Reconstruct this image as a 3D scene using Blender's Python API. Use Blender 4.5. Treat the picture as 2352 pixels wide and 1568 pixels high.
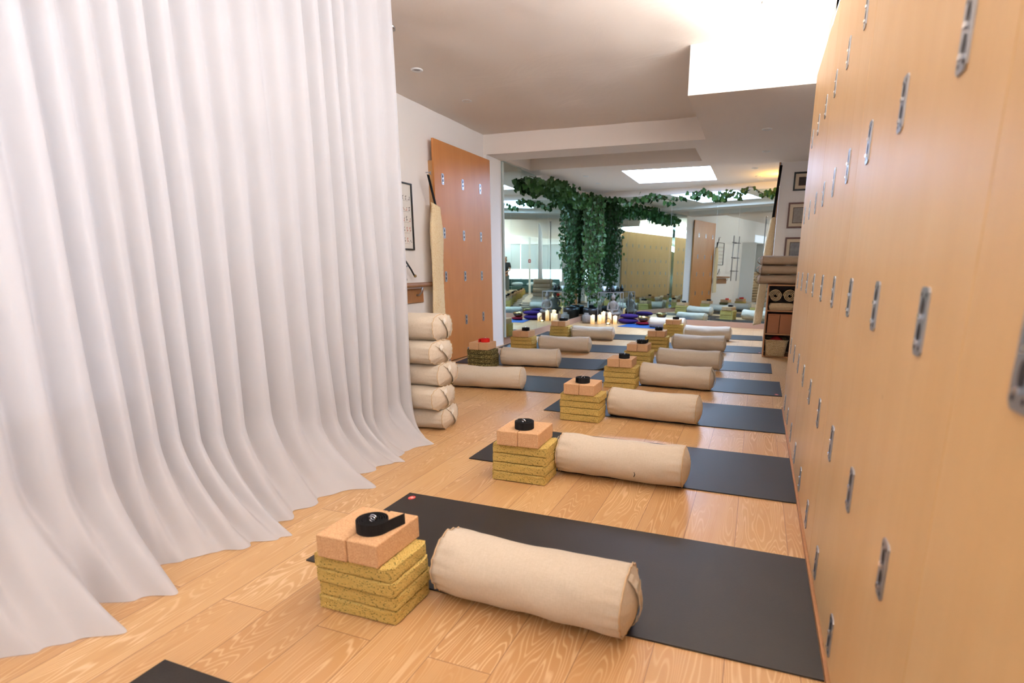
import bpy, bmesh, math, random
from mathutils import Vector, Matrix, noise
random.seed(7)
PI = math.pi
for o in list(bpy.data.objects): bpy.data.objects.remove(o)
scene = bpy.context.scene
COL = scene.collection

# ------------------------------------------------------------------ camera
cam_d = bpy.data.cameras.new('camera'); cam = bpy.data.objects.new('camera', cam_d); COL.objects.link(cam)
cam_d.sensor_fit = 'HORIZONTAL'; cam_d.sensor_width = 36.0
cam_d.lens = 1255.43 / 2352 * 36.0
cam_d.shift_x = (1176 - 1271.9) / 2352
cam_d.shift_y = (904.9 - 784) / 2352
rx = Vector((0.93913634, 0.34350923, 0.00493398)); dn = Vector((0.08279918, -0.21238336, -0.97367223)); fw = Vector((-0.3334175, 0.9148195, -0.22789922))
M = Matrix((( rx.x, -dn.x, -fw.x, 0.0), (rx.y, -dn.y, -fw.y, 0.0), (rx.z, -dn.z, -fw.z, 1.107), (0, 0, 0, 1)))
cam.matrix_world = M
cam_d.clip_start = 0.02
cam_d.dof.use_dof = True; cam_d.dof.focus_distance = 3.6; cam_d.dof.aperture_fstop = 2.6
scene.camera = cam

# ------------------------------------------------------------------ world, colour management
w = bpy.data.worlds.new('world'); scene.world = w; w.use_nodes = True
w.node_tree.nodes['Background'].inputs[0].default_value = (0.75, 0.86, 1.0, 1)
w.node_tree.nodes['Background'].inputs[1].default_value = 0.4
vs = scene.view_settings
vs.view_transform = 'Standard'; vs.look = 'None'; vs.gamma = 1.0; vs.use_curve_mapping = False
vs.exposure = -0.27
E_LED = 27.0          # clerestory glazing above the plywood boards
E_SKY = 42.0           # skylight over the far alcove
E_BACK = 7.0          # street window behind the camera
E_SIDE = 0.8          # window behind the curtain

# ------------------------------------------------------------------ helpers
def s2l(c):
    return tuple(((v / 255) / 12.92 if v / 255 <= 0.04045 else ((v / 255 + 0.055) / 1.055) ** 2.4) for v in c)
MATS = {}
def mat(name, col=(200, 200, 200), rough=0.6, metal=0.0, spec=0.5, emit=None, es=0.0):
    m = bpy.data.materials.new(name); m.use_nodes = True
    b = m.node_tree.nodes['Principled BSDF']
    b.inputs['Base Color'].default_value = (*s2l(col), 1)
    b.inputs['Roughness'].default_value = rough
    b.inputs['Metallic'].default_value = metal
    b.inputs['Specular IOR Level'].default_value = spec
    if emit is not None:
        b.inputs['Emission Color'].default_value = (*s2l(emit), 1); b.inputs['Emission Strength'].default_value = es
    MATS[name] = m
    return m
class N:
    """small node builder on top of a principled material"""
    def __init__(s, m): s.m = m; s.t = m.node_tree; s.b = s.t.nodes['Principled BSDF']; s.co = s.t.nodes.new('ShaderNodeTexCoord')
    def n(s, typ, ins=None, **kw):
        nd = s.t.nodes.new(typ)
        for k, v in kw.items(): setattr(nd, k, v)
        for k, v in (ins or {}).items():
            if hasattr(v, 'is_output'): s.t.links.new(v, nd.inputs[k])
            else: nd.inputs[k].default_value = v
        return nd
    def obj(s, scale=(1, 1, 1), loc=(0, 0, 0)):
        mp = s.n('ShaderNodeMapping', {'Vector': s.co.outputs['Object'], 'Scale': scale, 'Location': loc}); return mp.outputs[0]
    def noise(s, vec, scale, detail=3, rough=0.5, dist=0.0, w=None):
        ins = {'Vector': vec, 'Scale': scale, 'Detail': detail, 'Roughness': rough, 'Distortion': dist}
        nd = s.n('ShaderNodeTexNoise', None, noise_dimensions='4D' if w is not None else '3D')
        for k, v in ins.items():
            if hasattr(v, 'is_output'): s.t.links.new(v, nd.inputs[k])
            else: nd.inputs[k].default_value = v
        if w is not None: s.t.links.new(w, nd.inputs['W'])
        return nd.outputs['Fac']
    def ramp(s, fac, stops, interp='LINEAR'):
        r = s.n('ShaderNodeValToRGB', {'Fac': fac}); cr = r.color_ramp; cr.interpolation = interp
        while len(cr.elements) < len(stops): cr.elements.new(0.5)
        for e, (p, c) in zip(cr.elements, stops):
            e.position = p; e.color = (*s2l(c), 1)
        return r.outputs['Color']
    def mix(s, fac, a, b, mode='MIX'):
        nd = s.n('ShaderNodeMix', None, data_type='RGBA', blend_type=mode)
        for i, v in ((0, fac), (6, a), (7, b)):
            if hasattr(v, 'is_output'): s.t.links.new(v, nd.inputs[i])
            else: nd.inputs[i].default_value = v if i == 0 else (*s2l(v), 1)
        return nd.outputs[2]
    def math(s, op, a, b=0.0, c=None):
        nd = s.n('ShaderNodeMath', None, operation=op)
        for i, v in ((0, a), (1, b), (2, c)):
            if v is None: continue
            if hasattr(v, 'is_output'): s.t.links.new(v, nd.inputs[i])
            else: nd.inputs[i].default_value = v
        return nd.outputs[0]
    def color(s, v): s.t.links.new(v, s.b.inputs['Base Color'])
    def rough(s, v): s.t.links.new(v, s.b.inputs['Roughness'])
    def bump(s, h, strength=0.3, dist=0.01):
        nd = s.n('ShaderNodeBump', {'Height': h, 'Strength': strength, 'Distance': dist}); s.t.links.new(nd.outputs[0], s.b.inputs['Normal'])
WHITE3 = (255, 255, 255); BLACK3 = (0, 0, 0)

def build(name, bm, m, parent=None, smooth=False, loc=None, rot=None, bevel=0.0, seg=2, subsurf=0):
    me = bpy.data.meshes.new(name); bmesh.ops.recalc_face_normals(bm, faces=bm.faces[:]); bm.to_mesh(me); bm.free()
    ms = m if isinstance(m, (list, tuple)) else [m]
    for x in ms: me.materials.append(x)
    o = bpy.data.objects.new(name, me); COL.objects.link(o)
    if smooth:
        for p in me.polygons: p.use_smooth = True
    if parent: o.parent = parent
    if loc is not None: o.location = loc
    if rot is not None: o.rotation_euler = rot
    if bevel:
        md = o.modifiers.new('bevel', 'BEVEL'); md.width = bevel; md.segments = seg; md.limit_method = 'ANGLE'; md.harden_normals = False
    if subsurf:
        md = o.modifiers.new('sub', 'SUBSURF'); md.levels = subsurf; md.render_levels = subsurf
    return o
def thing(name, label, cat, loc=(0, 0, 0), rz=0.0, group=None):
    o = bpy.data.objects.new(name, None); COL.objects.link(o); o.location = loc; o.rotation_euler = (0, 0, rz)
    o.empty_display_size = 0.05
    return tag(o, label, cat, group)
def tag(o, label, cat, group=None):
    o['label'] = label; o['category'] = cat
    if group: o['group'] = group
    return o
def struct(o):
    o['kind'] = 'structure'; return o
def dup(root, loc=None, rz=None, label=None, group=None):
    def cp(o, par):
        c = o.copy(); COL.objects.link(c)
        if par is not None: c.parent = par
        for ch in KIDS.get(o.name, []): cp(ch, c)
        return c
    KIDS = {}
    for o in bpy.data.objects:
        if o.parent: KIDS.setdefault(o.parent.name, []).append(o)
    r = cp(root, None)
    if loc is not None: r.location = loc
    if rz is not None: r.rotation_euler = (r.rotation_euler[0], r.rotation_euler[1], rz)
    if label: r['label'] = label
    if group: r['group'] = group
    return r
def box(bm, x0, x1, y0, y1, z0, z1, mi=0, rot=None):
    v = [bm.verts.new((x, y, z)) for x in (x0, x1) for y in (y0, y1) for z in (z0, z1)]
    fs = [(0, 1, 3, 2), (4, 6, 7, 5), (0, 4, 5, 1), (2, 3, 7, 6), (0, 2, 6, 4), (1, 5, 7, 3)]
    for f in fs:
        fc = bm.faces.new([v[i] for i in f]); fc.material_index = mi
    if rot is not None:
        bmesh.ops.transform(bm, matrix=rot, verts=v)
    return v
def B(x0, x1, y0, y1, z0, z1):
    bm = bmesh.new(); box(bm, x0, x1, y0, y1, z0, z1); return bm
def quad(bm, pts, mi=0):
    f = bm.faces.new([bm.verts.new(p) for p in pts]); f.material_index = mi; return f
def tube(bm, pts, r, n=8, closed=False, mi=0, cap=True):
    pts = [Vector(p) for p in pts]; rings = []; L = len(pts)
    up0 = None
    for i, p in enumerate(pts):
        if closed: d = (pts[(i + 1) % L] - pts[i - 1])
        else: d = pts[min(i + 1, L - 1)] - pts[max(i - 1, 0)]
        d = d.normalized() if d.length > 1e-9 else Vector((0, 0, 1))
        if up0 is None: up0 = Vector((0, 0, 1)) if abs(d.z) < 0.9 else Vector((1, 0, 0))
        a = d.cross(up0)
        if a.length < 1e-5: a = d.cross(Vector((0, 1, 0)))
        a.normalize(); b = a.cross(d); b.normalize(); up0 = b
        rr = r[i] if isinstance(r, (list, tuple)) else r
        rings.append([bm.verts.new(p + (a * math.cos(2 * PI * k / n) + b * math.sin(2 * PI * k / n)) * rr) for k in range(n)])
    rng = range(L) if closed else range(L - 1)
    for i in rng:
        A, Bq = rings[i], rings[(i + 1) % L]
        for k in range(n):
            f = bm.faces.new((A[k], A[(k + 1) % n], Bq[(k + 1) % n], Bq[k])); f.material_index = mi
    if cap and not closed:
        bm.faces.new(rings[0][::-1]).material_index = mi; bm.faces.new(rings[-1]).material_index = mi
def lathe(bm, prof, n=32, cx=0, cy=0, mi=0, closed_top=False):
    rings = []
    for r, z in prof:
        if r < 1e-5: rings.append([bm.verts.new((cx, cy, z))])
        else: rings.append([bm.verts.new((cx + r * math.cos(2 * PI * k / n), cy + r * math.sin(2 * PI * k / n), z)) for k in range(n)])
    for A, Bq in zip(rings, rings[1:]):
        for k in range(n):
            k2 = (k + 1) % n
            if len(A) == 1 and len(Bq) == 1: continue
            if len(A) == 1: f = bm.faces.new((A[0], Bq[k], Bq[k2]))
            elif len(Bq) == 1: f = bm.faces.new((A[k], A[k2], Bq[0]))
            else: f = bm.faces.new((A[k], A[k2], Bq[k2], Bq[k]))
            f.material_index = mi
def grid(bm, nx, ny, fn, mi=0, closed_u=False):
    vs_ = [[bm.verts.new(fn(i / nx, j / ny)) for j in range(ny + 1)] for i in range(nx + (0 if closed_u else 1))]
    L = len(vs_)
    for i in range(nx):
        for j in range(ny):
            a, b = vs_[i], vs_[(i + 1) % L]
            bm.faces.new((a[j], b[j], b[j + 1], a[j + 1])).material_index = mi
    return vs_
def sm(a, b, x):
    t = max(0, min(1, (x - a) / (b - a))); return t * t * (3 - 2 * t)
def interp(pts, x):
    if x <= pts[0][0]: return pts[0][1]
    for (a, va), (b, vb) in zip(pts, pts[1:]):
        if x <= b:
            t = (x - a) / (b - a); t = t * t * (3 - 2 * t); return va + (vb - va) * t
    return pts[-1][1]

# ------------------------------------------------------------------ materials
m_plaster = mat('white_plaster', (248, 242, 236), 0.85, spec=0.2)
n = N(m_plaster); v = n.obj(); n.bump(n.noise(v, 3.0, 5, 0.6), 0.12, 0.03)
m_ceil = mat('ceiling_plaster', (240, 230, 220), 0.9, spec=0.2)
n = N(m_ceil); v = n.obj(); n.bump(n.noise(v, 1.6, 6, 0.62, 0.6), 0.35, 0.03)
m_glasswhite = mat('skylight_glow', (255, 255, 255), 1, emit=(180, 210, 255), es=E_SKY)
m_backwin = mat('street_glow', (255, 255, 255), 1, emit=(228, 240, 255), es=E_BACK)
m_sidewin = mat('side_window_glow', (255, 255, 255), 1, emit=(222, 232, 255), es=E_SIDE)
m_led = mat('clerestory_glow', (255, 255, 255), 1, emit=(238, 244, 255), es=E_LED)
m_strip = mat('led_strip_light', (255, 255, 255), 1, emit=(255, 246, 236), es=700)
m_lamp = mat('warm_bulb', (255, 240, 200), 1, emit=(255, 196, 70), es=260)

m_floor = mat('oak_planks', (215, 160, 105), 0.42, spec=0.5)
n = N(m_floor)
sw = n.n('ShaderNodeSeparateXYZ', {0: n.co.outputs['Object']})
cb = n.n('ShaderNodeCombineXYZ', {0: sw.outputs[1], 1: n.math('ADD', sw.outputs[0], 0.455 + 4.0)})
br = n.n('ShaderNodeTexBrick', {'Vector': cb.outputs[0], 'Color1': (0, 0, 0, 1), 'Color2': (1, 1, 1, 1), 'Mortar': (0.5, 0.5, 0.5, 1), 'Scale': 1.0,
     'Mortar Size': 0.0014, 'Mortar Smooth': 0.1, 'Bias': 0.0, 'Brick Width': 1.85, 'Row Height': 0.2025}, offset=0.37, offset_frequency=2)
rnd = n.n('ShaderNodeSeparateColor', {0: br.outputs['Color']}).outputs[0]
shift = n.math('MULTIPLY', rnd, 37.0)
v1 = n.obj((4.6, 0.55, 1)); g1 = n.noise(v1, 1.25, 2.5, 0.5, 0.25, w=shift)
lines = n.math('FRACT', n.math('MULTIPLY', g1, 52.0))
lines = n.math('ABSOLUTE', n.math('SUBTRACT', lines, 0.5))            # 0 at line centre .. .5
fine = n.noise(n.obj((90, 4, 1)), 1.0, 3, 0.6)
lime = n.ramp(n.math('ADD', lines, n.math('MULTIPLY', n.math('SUBTRACT', fine, 0.5), 0.22)), [(0.0, WHITE3), (0.07, (235, 235, 235)), (0.2, (50, 50, 50)), (0.5, BLACK3)])
vis = n.ramp(n.noise(n.obj((1.3, 0.8, 1)), 1.7, 2, 0.5, w=shift), [(0.32, (60, 60, 60)), (0.62, WHITE3)])
base = n.mix(rnd, (182, 139, 90), (204, 164, 112))
base = n.mix(n.math('MULTIPLY', n.noise(n.obj((14, 0.9, 1)), 1.6, 4, 0.6, w=shift), 0.75), base, (168, 120, 72))
fac = n.math('MULTIPLY', n.n('ShaderNodeSeparateColor', {0: lime}).outputs[0], n.n('ShaderNodeSeparateColor', {0: vis}).outputs[0])
colr = n.mix(n.math('MULTIPLY', fac, 0.5), base, (236, 204, 164))
colr = n.mix(n.math('MULTIPLY', br.outputs['Fac'], 0.75), colr, (105, 62, 34))
n.color(colr); n.bump(n.math('ADD', n.math('MULTIPLY', fac, 0.3), n.math('MULTIPLY', br.outputs['Fac'], -1.0)), 0.25, 0.002)
n.rough(n.math('ADD', n.math('MULTIPLY', g1, 0.15), 0.30))

def ply(name, a, b, c, rough, zs=0.6):
    m = mat(name, a, rough, spec=0.35); n = N(m)
    sp = n.n('ShaderNodeObjectInfo').outputs['Random']
    f1 = n.noise(n.obj((2.2, 2.2, zs)), 1.6, 5, 0.55, 0.8, w=n.math('MULTIPLY', sp, 20.0))
    f2 = n.noise(n.obj((30, 30, 1.2)), 1.0, 3, 0.6)
    col = n.mix(f1, a, b); col = n.mix(n.math('MULTIPLY', f2, 0.35), col, c)
    rings = n.math('FRACT', n.math('MULTIPLY', n.noise(n.obj((1.1, 1.1, 0.45)), 1.3, 2, 0.5, 0.5, w=n.math('MULTIPLY', sp, 9.0)), 7.0))
    rr = n.ramp(rings, [(0, BLACK3), (0.5, WHITE3), (1.0, BLACK3)])
    col = n.mix(n.math('MULTIPLY', n.n('ShaderNodeSeparateColor', {0: rr}).outputs[0], 0.18), col, c)
    kn = n.n('ShaderNodeTexVoronoi', {'Vector': n.obj(), 'Scale': 3.1}).outputs['Distance']
    kf = n.ramp(kn, [(0.0, WHITE3), (0.018, (180, 180, 180)), (0.03, BLACK3)])
    col = n.mix(n.math('MULTIPLY', n.n('ShaderNodeSeparateColor', {0: kf}).outputs[0], 0.8), col, (120, 70, 40))
    n.color(col); n.rough(n.math('ADD', n.math('MULTIPLY', f1, 0.12), rough - 0.05)); return m
m_ply = ply('birch_plywood', (232, 195, 144), (220, 177, 121), (202, 154, 96), 0.44)
m_plyd = ply('amber_plywood', (212, 146, 84), (200, 130, 68), (174, 106, 50), 0.4)
m_plyedge = mat('plywood_edge', (196, 150, 100), 0.7)
m_steel = mat('galvanised_steel', (168, 170, 176), 0.38, 0.85)
m_steeld = mat('dark_slot', (28, 20, 18), 0.7)
m_steelb = mat('bright_steel', (230, 232, 236), 0.22, 1.0)
m_chrome = mat('polished_chrome', (225, 225, 230), 0.12, 1.0)

m_linen = mat('natural_linen', (214, 190, 160), 0.85, spec=0.25)
n = N(m_linen); u = n.obj((420, 60, 60)); u2 = n.obj((60, 420, 420))
wv = n.math('ADD', n.noise(u, 1.0, 2, 0.5), n.noise(u2, 1.0, 2, 0.5))
big = n.noise(n.obj(), 9.0, 3, 0.5)
n.color(n.mix(n.math('MULTIPLY', wv, 0.55), (214, 200, 180), (180, 163, 140)))
n.bump(n.math('ADD', n.math('MULTIPLY', wv, 0.2), big), 0.25, 0.006)
m_linend = mat('linen_piping', (196, 168, 134), 0.9, spec=0.2)
m_tagm = mat('woven_label', (238, 230, 215), 0.8)
m_greylinen = mat('taupe_cotton', (176, 152, 126), 0.9, spec=0.2)
n = N(m_greylinen); wv = n.noise(n.obj((200, 200, 200)), 1.0, 2, 0.5); n.color(n.mix(wv, (184, 160, 134), (150, 126, 100))); n.bump(n.noise(n.obj(), 14.0, 4, 0.6), 0.35, 0.01)
m_blanket = mat('woven_blanket', (198, 172, 134), 0.95, spec=0.1)
n = N(m_blanket); wv = n.noise(n.obj((1, 1, 1)), 60.0, 3, 0.6); n.color(n.mix(wv, (214, 190, 152), (168, 140, 104))); n.bump(n.noise(n.obj(), 30.0, 4, 0.6), 0.6, 0.01)
m_fleece = mat('sheepskin', (236, 208, 158), 1.0, spec=0.05)
n = N(m_fleece); wv = n.n('ShaderNodeTexVoronoi', {'Vector': n.obj(), 'Scale': 110.0}).outputs['Distance']
n.color(n.mix(wv, (255, 238, 200), (236, 204, 152))); n.bump(wv, 0.5, 0.008)

def chips(name, a, b, dark, ds, amt):
    m = mat(name, a, 0.95, spec=0.1); n = N(m)
    vo = n.n('ShaderNodeTexVoronoi', {'Vector': n.obj((1, 1, 1.8)), 'Scale': 230.0})
    cr = n.n('ShaderNodeSeparateColor', {0: vo.outputs['Color']}).outputs[0]
    c = n.mix(n.noise(n.obj((1, 1, 1.6)), 60.0, 3, 0.6), a, b)
    c = n.mix(n.n('ShaderNodeSeparateColor', {0: n.ramp(cr, [(amt, WHITE3), (amt + 0.02, BLACK3)], 'LINEAR')}).outputs[0], c, dark)
    n.color(c); n.bump(n.math('ADD', vo.outputs['Distance'], n.noise(n.obj(), 130.0, 3, 0.6)), 0.9, 0.006); return m
m_foam = chips('mustard_chip_foam', (230, 198, 120), (208, 174, 92), (140, 124, 66), 90, 0.07)
m_foamd = chips('dark_speckled_foam', (96, 84, 48), (60, 52, 30), (190, 172, 110), 90, 0.22)
m_cork = mat('cork_brick', (206, 152, 100), 0.9, spec=0.15)
n = N(m_cork); vo = n.n('ShaderNodeTexVoronoi', {'Vector': n.obj(), 'Scale': 420.0}); cr = n.n('ShaderNodeSeparateColor', {0: vo.outputs['Color']}).outputs[0]
n.color(n.mix(cr, (212, 170, 128), (186, 140, 98))); n.bump(vo.outputs['Distance'], 0.3, 0.003)
m_strap = mat('black_cotton_webbing', (16, 14, 14), 0.85, spec=0.2)
n = N(m_strap); n.bump(n.n('ShaderNodeTexWave', {'Vector': n.obj((1, 1, 1)), 'Scale': 160.0}).outputs['Fac'], 0.3, 0.002)
m_strapr = mat('red_cotton_webbing', (206, 34, 26), 0.8, spec=0.2)
m_mat = mat('black_yoga_rubber', (62, 52, 44), 0.5, spec=0.25)
n = N(m_mat); wv = n.n('ShaderNodeTexVoronoi', {'Vector': n.obj(), 'Scale': 320.0}).outputs['Distance']; n.bump(wv, 0.25, 0.001)
n.color(n.mix(n.noise(n.obj(), 6.0, 3, 0.5), (38, 32, 28), (30, 26, 23)))
m_matb = mat('blue_yoga_rubber', (24, 72, 130), 0.55)
m_logo = mat('red_print', (205, 60, 50), 0.6); m_logow = mat('white_print', (240, 225, 215), 0.6)

m_curt = bpy.data.materials.new('sheer_white_curtain'); m_curt.use_nodes = True
t = m_curt.node_tree; t.nodes.clear()
out = t.nodes.new('ShaderNodeOutputMaterial'); df = t.nodes.new('ShaderNodeBsdfDiffuse'); tl = t.nodes.new('ShaderNodeBsdfTranslucent'); tr = t.nodes.new('ShaderNodeBsdfTransparent')
df.inputs[0].default_value = (0.70, 0.69, 0.70, 1); tl.inputs[0].default_value = (0.76, 0.76, 0.78, 1)
mx = t.nodes.new('ShaderNodeMixShader'); mx.inputs[0].default_value = 0.42
mx2 = t.nodes.new('ShaderNodeMixShader'); mx2.inputs[0].default_value = 0.07
t.links.new(df.outputs[0], mx.inputs[1]); t.links.new(tl.outputs[0], mx.inputs[2]); t.links.new(mx.outputs[0], mx2.inputs[1]); t.links.new(tr.outputs[0], mx2.inputs[2]); t.links.new(mx2.outputs[0], out.inputs[0])
tc = t.nodes.new('ShaderNodeTexCoord'); nz = t.nodes.new('ShaderNodeTexNoise'); nz.inputs['Scale'].default_value = 260
bp = t.nodes.new('ShaderNodeBump'); bp.inputs['Strength'].default_value = 0.15; bp.inputs['Distance'].default_value = 0.002
t.links.new(tc.outputs['Object'], nz.inputs['Vector']); t.links.new(nz.outputs['Fac'], bp.inputs['Height']); t.links.new(bp.outputs[0], df.inputs['Normal'])

m_mirror = bpy.data.materials.new('mirror_silver'); m_mirror.use_nodes = True
b_ = m_mirror.node_tree.nodes['Principled BSDF']; b_.inputs['Base Color'].default_value = (0.66, 0.78, 0.77, 1); b_.inputs['Metallic'].default_value = 1; b_.inputs['Roughness'].default_value = 0.0
m_mirredge = mat('mirror_edge', (120, 135, 130), 0.4)
m_glass = mat('clear_glass', (235, 245, 245), 0.03); m_glass.node_tree.nodes['Principled BSDF'].inputs['Transmission Weight'].default_value = 1.0
m_oak = mat('oak_shelf', (166, 116, 70), 0.5)
n = N(m_oak); n.color(n.mix(n.noise(n.obj((8, 8, 1.5)), 6.0, 4, 0.6), (180, 128, 80), (140, 92, 52)))
m_darkwood = mat('dark_wood', (74, 42, 24), 0.5)
m_black = mat('black_frame', (20, 18, 17), 0.4)
m_brownfr = mat('mahogany_frame', (98, 48, 28), 0.4)
m_paper = mat('poster_paper', (238, 232, 222), 0.6)
m_matboard = mat('cream_mount', (226, 208, 180), 0.8)
m_ink = mat('poster_ink', (60, 44, 40), 0.8); m_inkr = mat('poster_ink_red', (190, 90, 60), 0.8)
m_leaf = mat('pothos_leaf', (44, 92, 38), 0.42, spec=0.4)
n = N(m_leaf); n.color(n.mix(n.noise(n.obj(), 4.0, 3, 0.6), (24, 58, 30), (66, 104, 42)))
m_leaf.node_tree.nodes['Principled BSDF'].inputs['Subsurface Weight'].default_value = 0.0
m_stem = mat('vine_stem', (72, 66, 40), 0.7)
m_soil = mat('potting_soil', (40, 30, 24), 0.95)
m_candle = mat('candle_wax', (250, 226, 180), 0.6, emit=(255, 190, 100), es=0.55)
m_flame = mat('candle_glow', (255, 240, 200), 1, emit=(255, 214, 140), es=9)
m_stone = mat('grey_stone', (128, 116, 106), 0.85)
n = N(m_stone); n.color(n.mix(n.noise(n.obj(), 40.0, 4, 0.6), (150, 138, 126), (86, 78, 72))); n.bump(n.noise(n.obj(), 60, 4, 0.6), 0.5, 0.006)
m_purple = mat('purple_cotton', (52, 32, 84), 0.9, spec=0.15)
m_maroon = mat('maroon_cotton', (104, 14, 30), 0.9, spec=0.15)
m_brass = mat('bronze_bowl', (150, 128, 84), 0.28, 0.9)
m_white = mat('glazed_white', (235, 235, 232), 0.3)
m_wicker = mat('seagrass_weave', (216, 186, 140), 0.85)
n = N(m_wicker)
wv = n.n('ShaderNodeTexBrick', {'Vector': n.n('ShaderNodeMapping', {'Vector': n.co.outputs['Object'], 'Rotation': (PI / 2, 0, 0)}).outputs[0], 'Color1': (*s2l((224, 196, 150)), 1), 'Color2': (*s2l((204, 172, 122)), 1), 'Mortar': (*s2l((70, 46, 26)), 1), 'Scale': 1.0, 'Mortar Size': 0.0022, 'Brick Width': 0.02, 'Row Height': 0.011, 'Mortar Smooth': 0.6})
n.color(wv.outputs['Color']); n.bump(n.math('MULTIPLY', wv.outputs['Fac'], -1.0), 0.8, 0.006)
m_redfab = mat('red_fabric', (150, 20, 18), 0.7)
m_box = mat('kraft_brown_box', (150, 92, 56), 0.7)
m_baseb = mat('baseboard_oak', (170, 132, 108), 0.5)
m_sofa = mat('teal_upholstery', (62, 92, 92), 0.9); m_pillow = mat('pale_blue_pillow', (186, 202, 210), 0.9)
m_blind = mat('roller_blind', (220, 228, 230), 0.9)
nb = N(m_blind); tb = nb.n('ShaderNodeBsdfTranslucent', {'Color': (0.75, 0.8, 0.82, 1)}); mb_ = nb.n('ShaderNodeMixShader', {0: 0.12, 1: nb.b.outputs[0], 2: tb.outputs[0]})
nb.t.links.new(mb_.outputs[0], nb.t.nodes['Material Output'].inputs[0])
m_alarm = mat('fire_alarm_red', (170, 20, 30), 0.4)
m_skin = mat('skin', (205, 150, 122), 0.6); m_shirt = mat('dark_shirt', (36, 38, 46), 0.85); m_trous = mat('grey_trousers', (128, 132, 130), 0.9); m_hair = mat('brown_hair', (60, 40, 28), 0.7)

# ------------------------------------------------------------------ room shell
XL, XR, H1, H2, H3 = -3.42, 0.27, 2.72, 2.484, 2.56
YB, YS, YM = 6.72, 5.04, 8.45          # beam face, skylight riser, soffit far edge
YBACK = -5.6
struct(build('floor', B(-3.6, 1.8, YBACK - 0.1, 12.0, -0.1, 0), m_floor))
struct(build('wall_left', B(XL - 0.1, XL, YBACK, YB, 0, 2.95), m_plaster))
bm = bmesh.new(); box(bm, XL - 0.1, -3.38, YB, 7.15, 0, H2); box(bm, XL - 0.1, -3.40, 7.15, 11.7, 0, H3)
struct(build('wall_alcove_left', bm, m_plaster))
struct(build('wall_right', B(0.345, 0.46, YBACK, 4.585, 0, 3.0), m_plaster))
struct(build('wall_side_room', B(1.7, 1.8, 4.0, 12, 0, 3.0), m_plaster))
struct(build('wall_side_room_near', B(0.46, 1.8, 4.3, 4.4, 0, 3.0), m_plaster))
struct(build('wall_picture', B(0.172, 1.7, 8.45, 8.55, 0, 2.7), m_plaster))
struct(build('wall_back', B(-3.6, 0.5, YBACK - 0.1, YBACK, 0, 3.0), m_plaster))

# high ceiling: a gently warped plaster skin
def zc(x, y):
    up = sm(-2.6, -0.7, x) * (1 - sm(5.2, 6.6, y)) * sm(3.0, 4.9, y)
    return H1 + 0.14 * max(sm(-2.6, -0.7, x) * (1 - sm(5.2, 6.6, y)), 0) + 0.006 * noise.noise(Vector((x * 2.2, y * 2.2, 3))) * 1.6
bm = bmesh.new()
x0, x1, y0, y1 = XL, 0.345, YBACK, YB
def clg(u, v_):
    x = x0 + (x1 - x0) * u; y = y0 + (y1 - y0) * v_
    return (x, y, zc(x, y))
g = grid(bm, 60, 180, clg)
o = struct(build('ceiling', bm, m_ceil, smooth=True))
# lowered soffit: L-shaped (right strip from YS, whole width from YB) with a recess in its alcove part
bm = bmesh.new()
box(bm, -0.67, 1.8, YS, YB, H2, 3.2)
box(bm, -3.5, 1.8, YB, 7.16, H2, 3.2)
box(bm, -0.83, 1.8, 7.16, 8.0, H2, 3.2); box(bm, -3.5, -3.3, 7.16, 8.0, H2, 3.2)
box(bm, -3.5, 1.8, 8.0, YM, H2, 3.2)
box(bm, 0.345, 1.8, 4.4, YS, H2, 3.2)
struct(build('ceiling_soffit', bm, m_ceil))
struct(build('ceiling_recess', B(-3.31, -0.82, 7.15, 8.01, 2.86, 2.95), m_ceil))
# alcove ceiling with the skylight opening
SX0, SX1, SY0, SY1 = -2.14, -0.80, 8.82, 10.3
bm = bmesh.new()
box(bm, -3.5, SX0, YM, 12, H3, 3.2); box(bm, SX1, 1.8, YM, 12, H3, 3.2)
box(bm, SX0, SX1, YM, SY0, H3, 3.2); box(bm, SX0, SX1, SY1, 12, H3, 3.2)
struct(build('ceiling_alcove', bm, m_ceil))
struct(build('window_1', B(SX0, SX1, SY0, SY1, 2.62, 2.64), m_glasswhite))
# back mirror wall, turned about ten degrees
MA = math.radians(10.1); M0 = Vector((-1.0, 10.96, 0)); TILT = math.radians(0.45)
mroot = Matrix.Translation(M0) @ Matrix.Rotation(-MA, 4, 'Z')
def mpt(u, d=0.0, z=0.0):                # along the mirror wall (u), out into the room (d)
    return mroot @ Vector((u, -d, z))
bm = bmesh.new(); box(bm, -2.6, 2.9, 0.02, 0.14, 0, H3 + 0.05)
o = struct(build('wall_mirror_back', bm, m_plaster)); o.matrix_world = mroot
bm = bmesh.new(); box(bm, -2.42, 2.5, -0.022, 0.018, 0, 0.10)
o = struct(build('baseboard_back', bm, m_baseb)); o.matrix_world = mroot
edges = [-2.43, -1.55, -0.67, 0.2, 0.6, 1.45, 2.3]
for i, (a, b) in enumerate(zip(edges, edges[1:])):
    bm = bmesh.new(); box(bm, a + 0.0012, b - 0.0012, -0.004, 0.004, 0.0, 2.345)
    o = build('mirror_panel', bm, m_mirror)
    o.matrix_world = mroot @ Matrix.Translation((0, 0.004, 0.102)) @ Matrix.Rotation(-TILT, 4, 'X')
    tag(o, ['tall mirror pane on the far wall, in the corner behind the hanging plant', 'tall mirror pane on the far wall behind the metal side table', 'tall mirror pane on the far wall behind the singing bowl',
            'narrow mirror pane on the far wall above the last right-hand stack', 'tall mirror pane on the far wall left of the oak shelf', 'mirror pane on the far wall passing behind the pictured wall'][i], 'mirror', 'mirror panes of the far wall')
bm = bmesh.new(); box(bm, -3.40, -3.372, 7.15, 11.35, 0, 0.10); struct(build('baseboard_left', bm, m_baseb))
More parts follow.
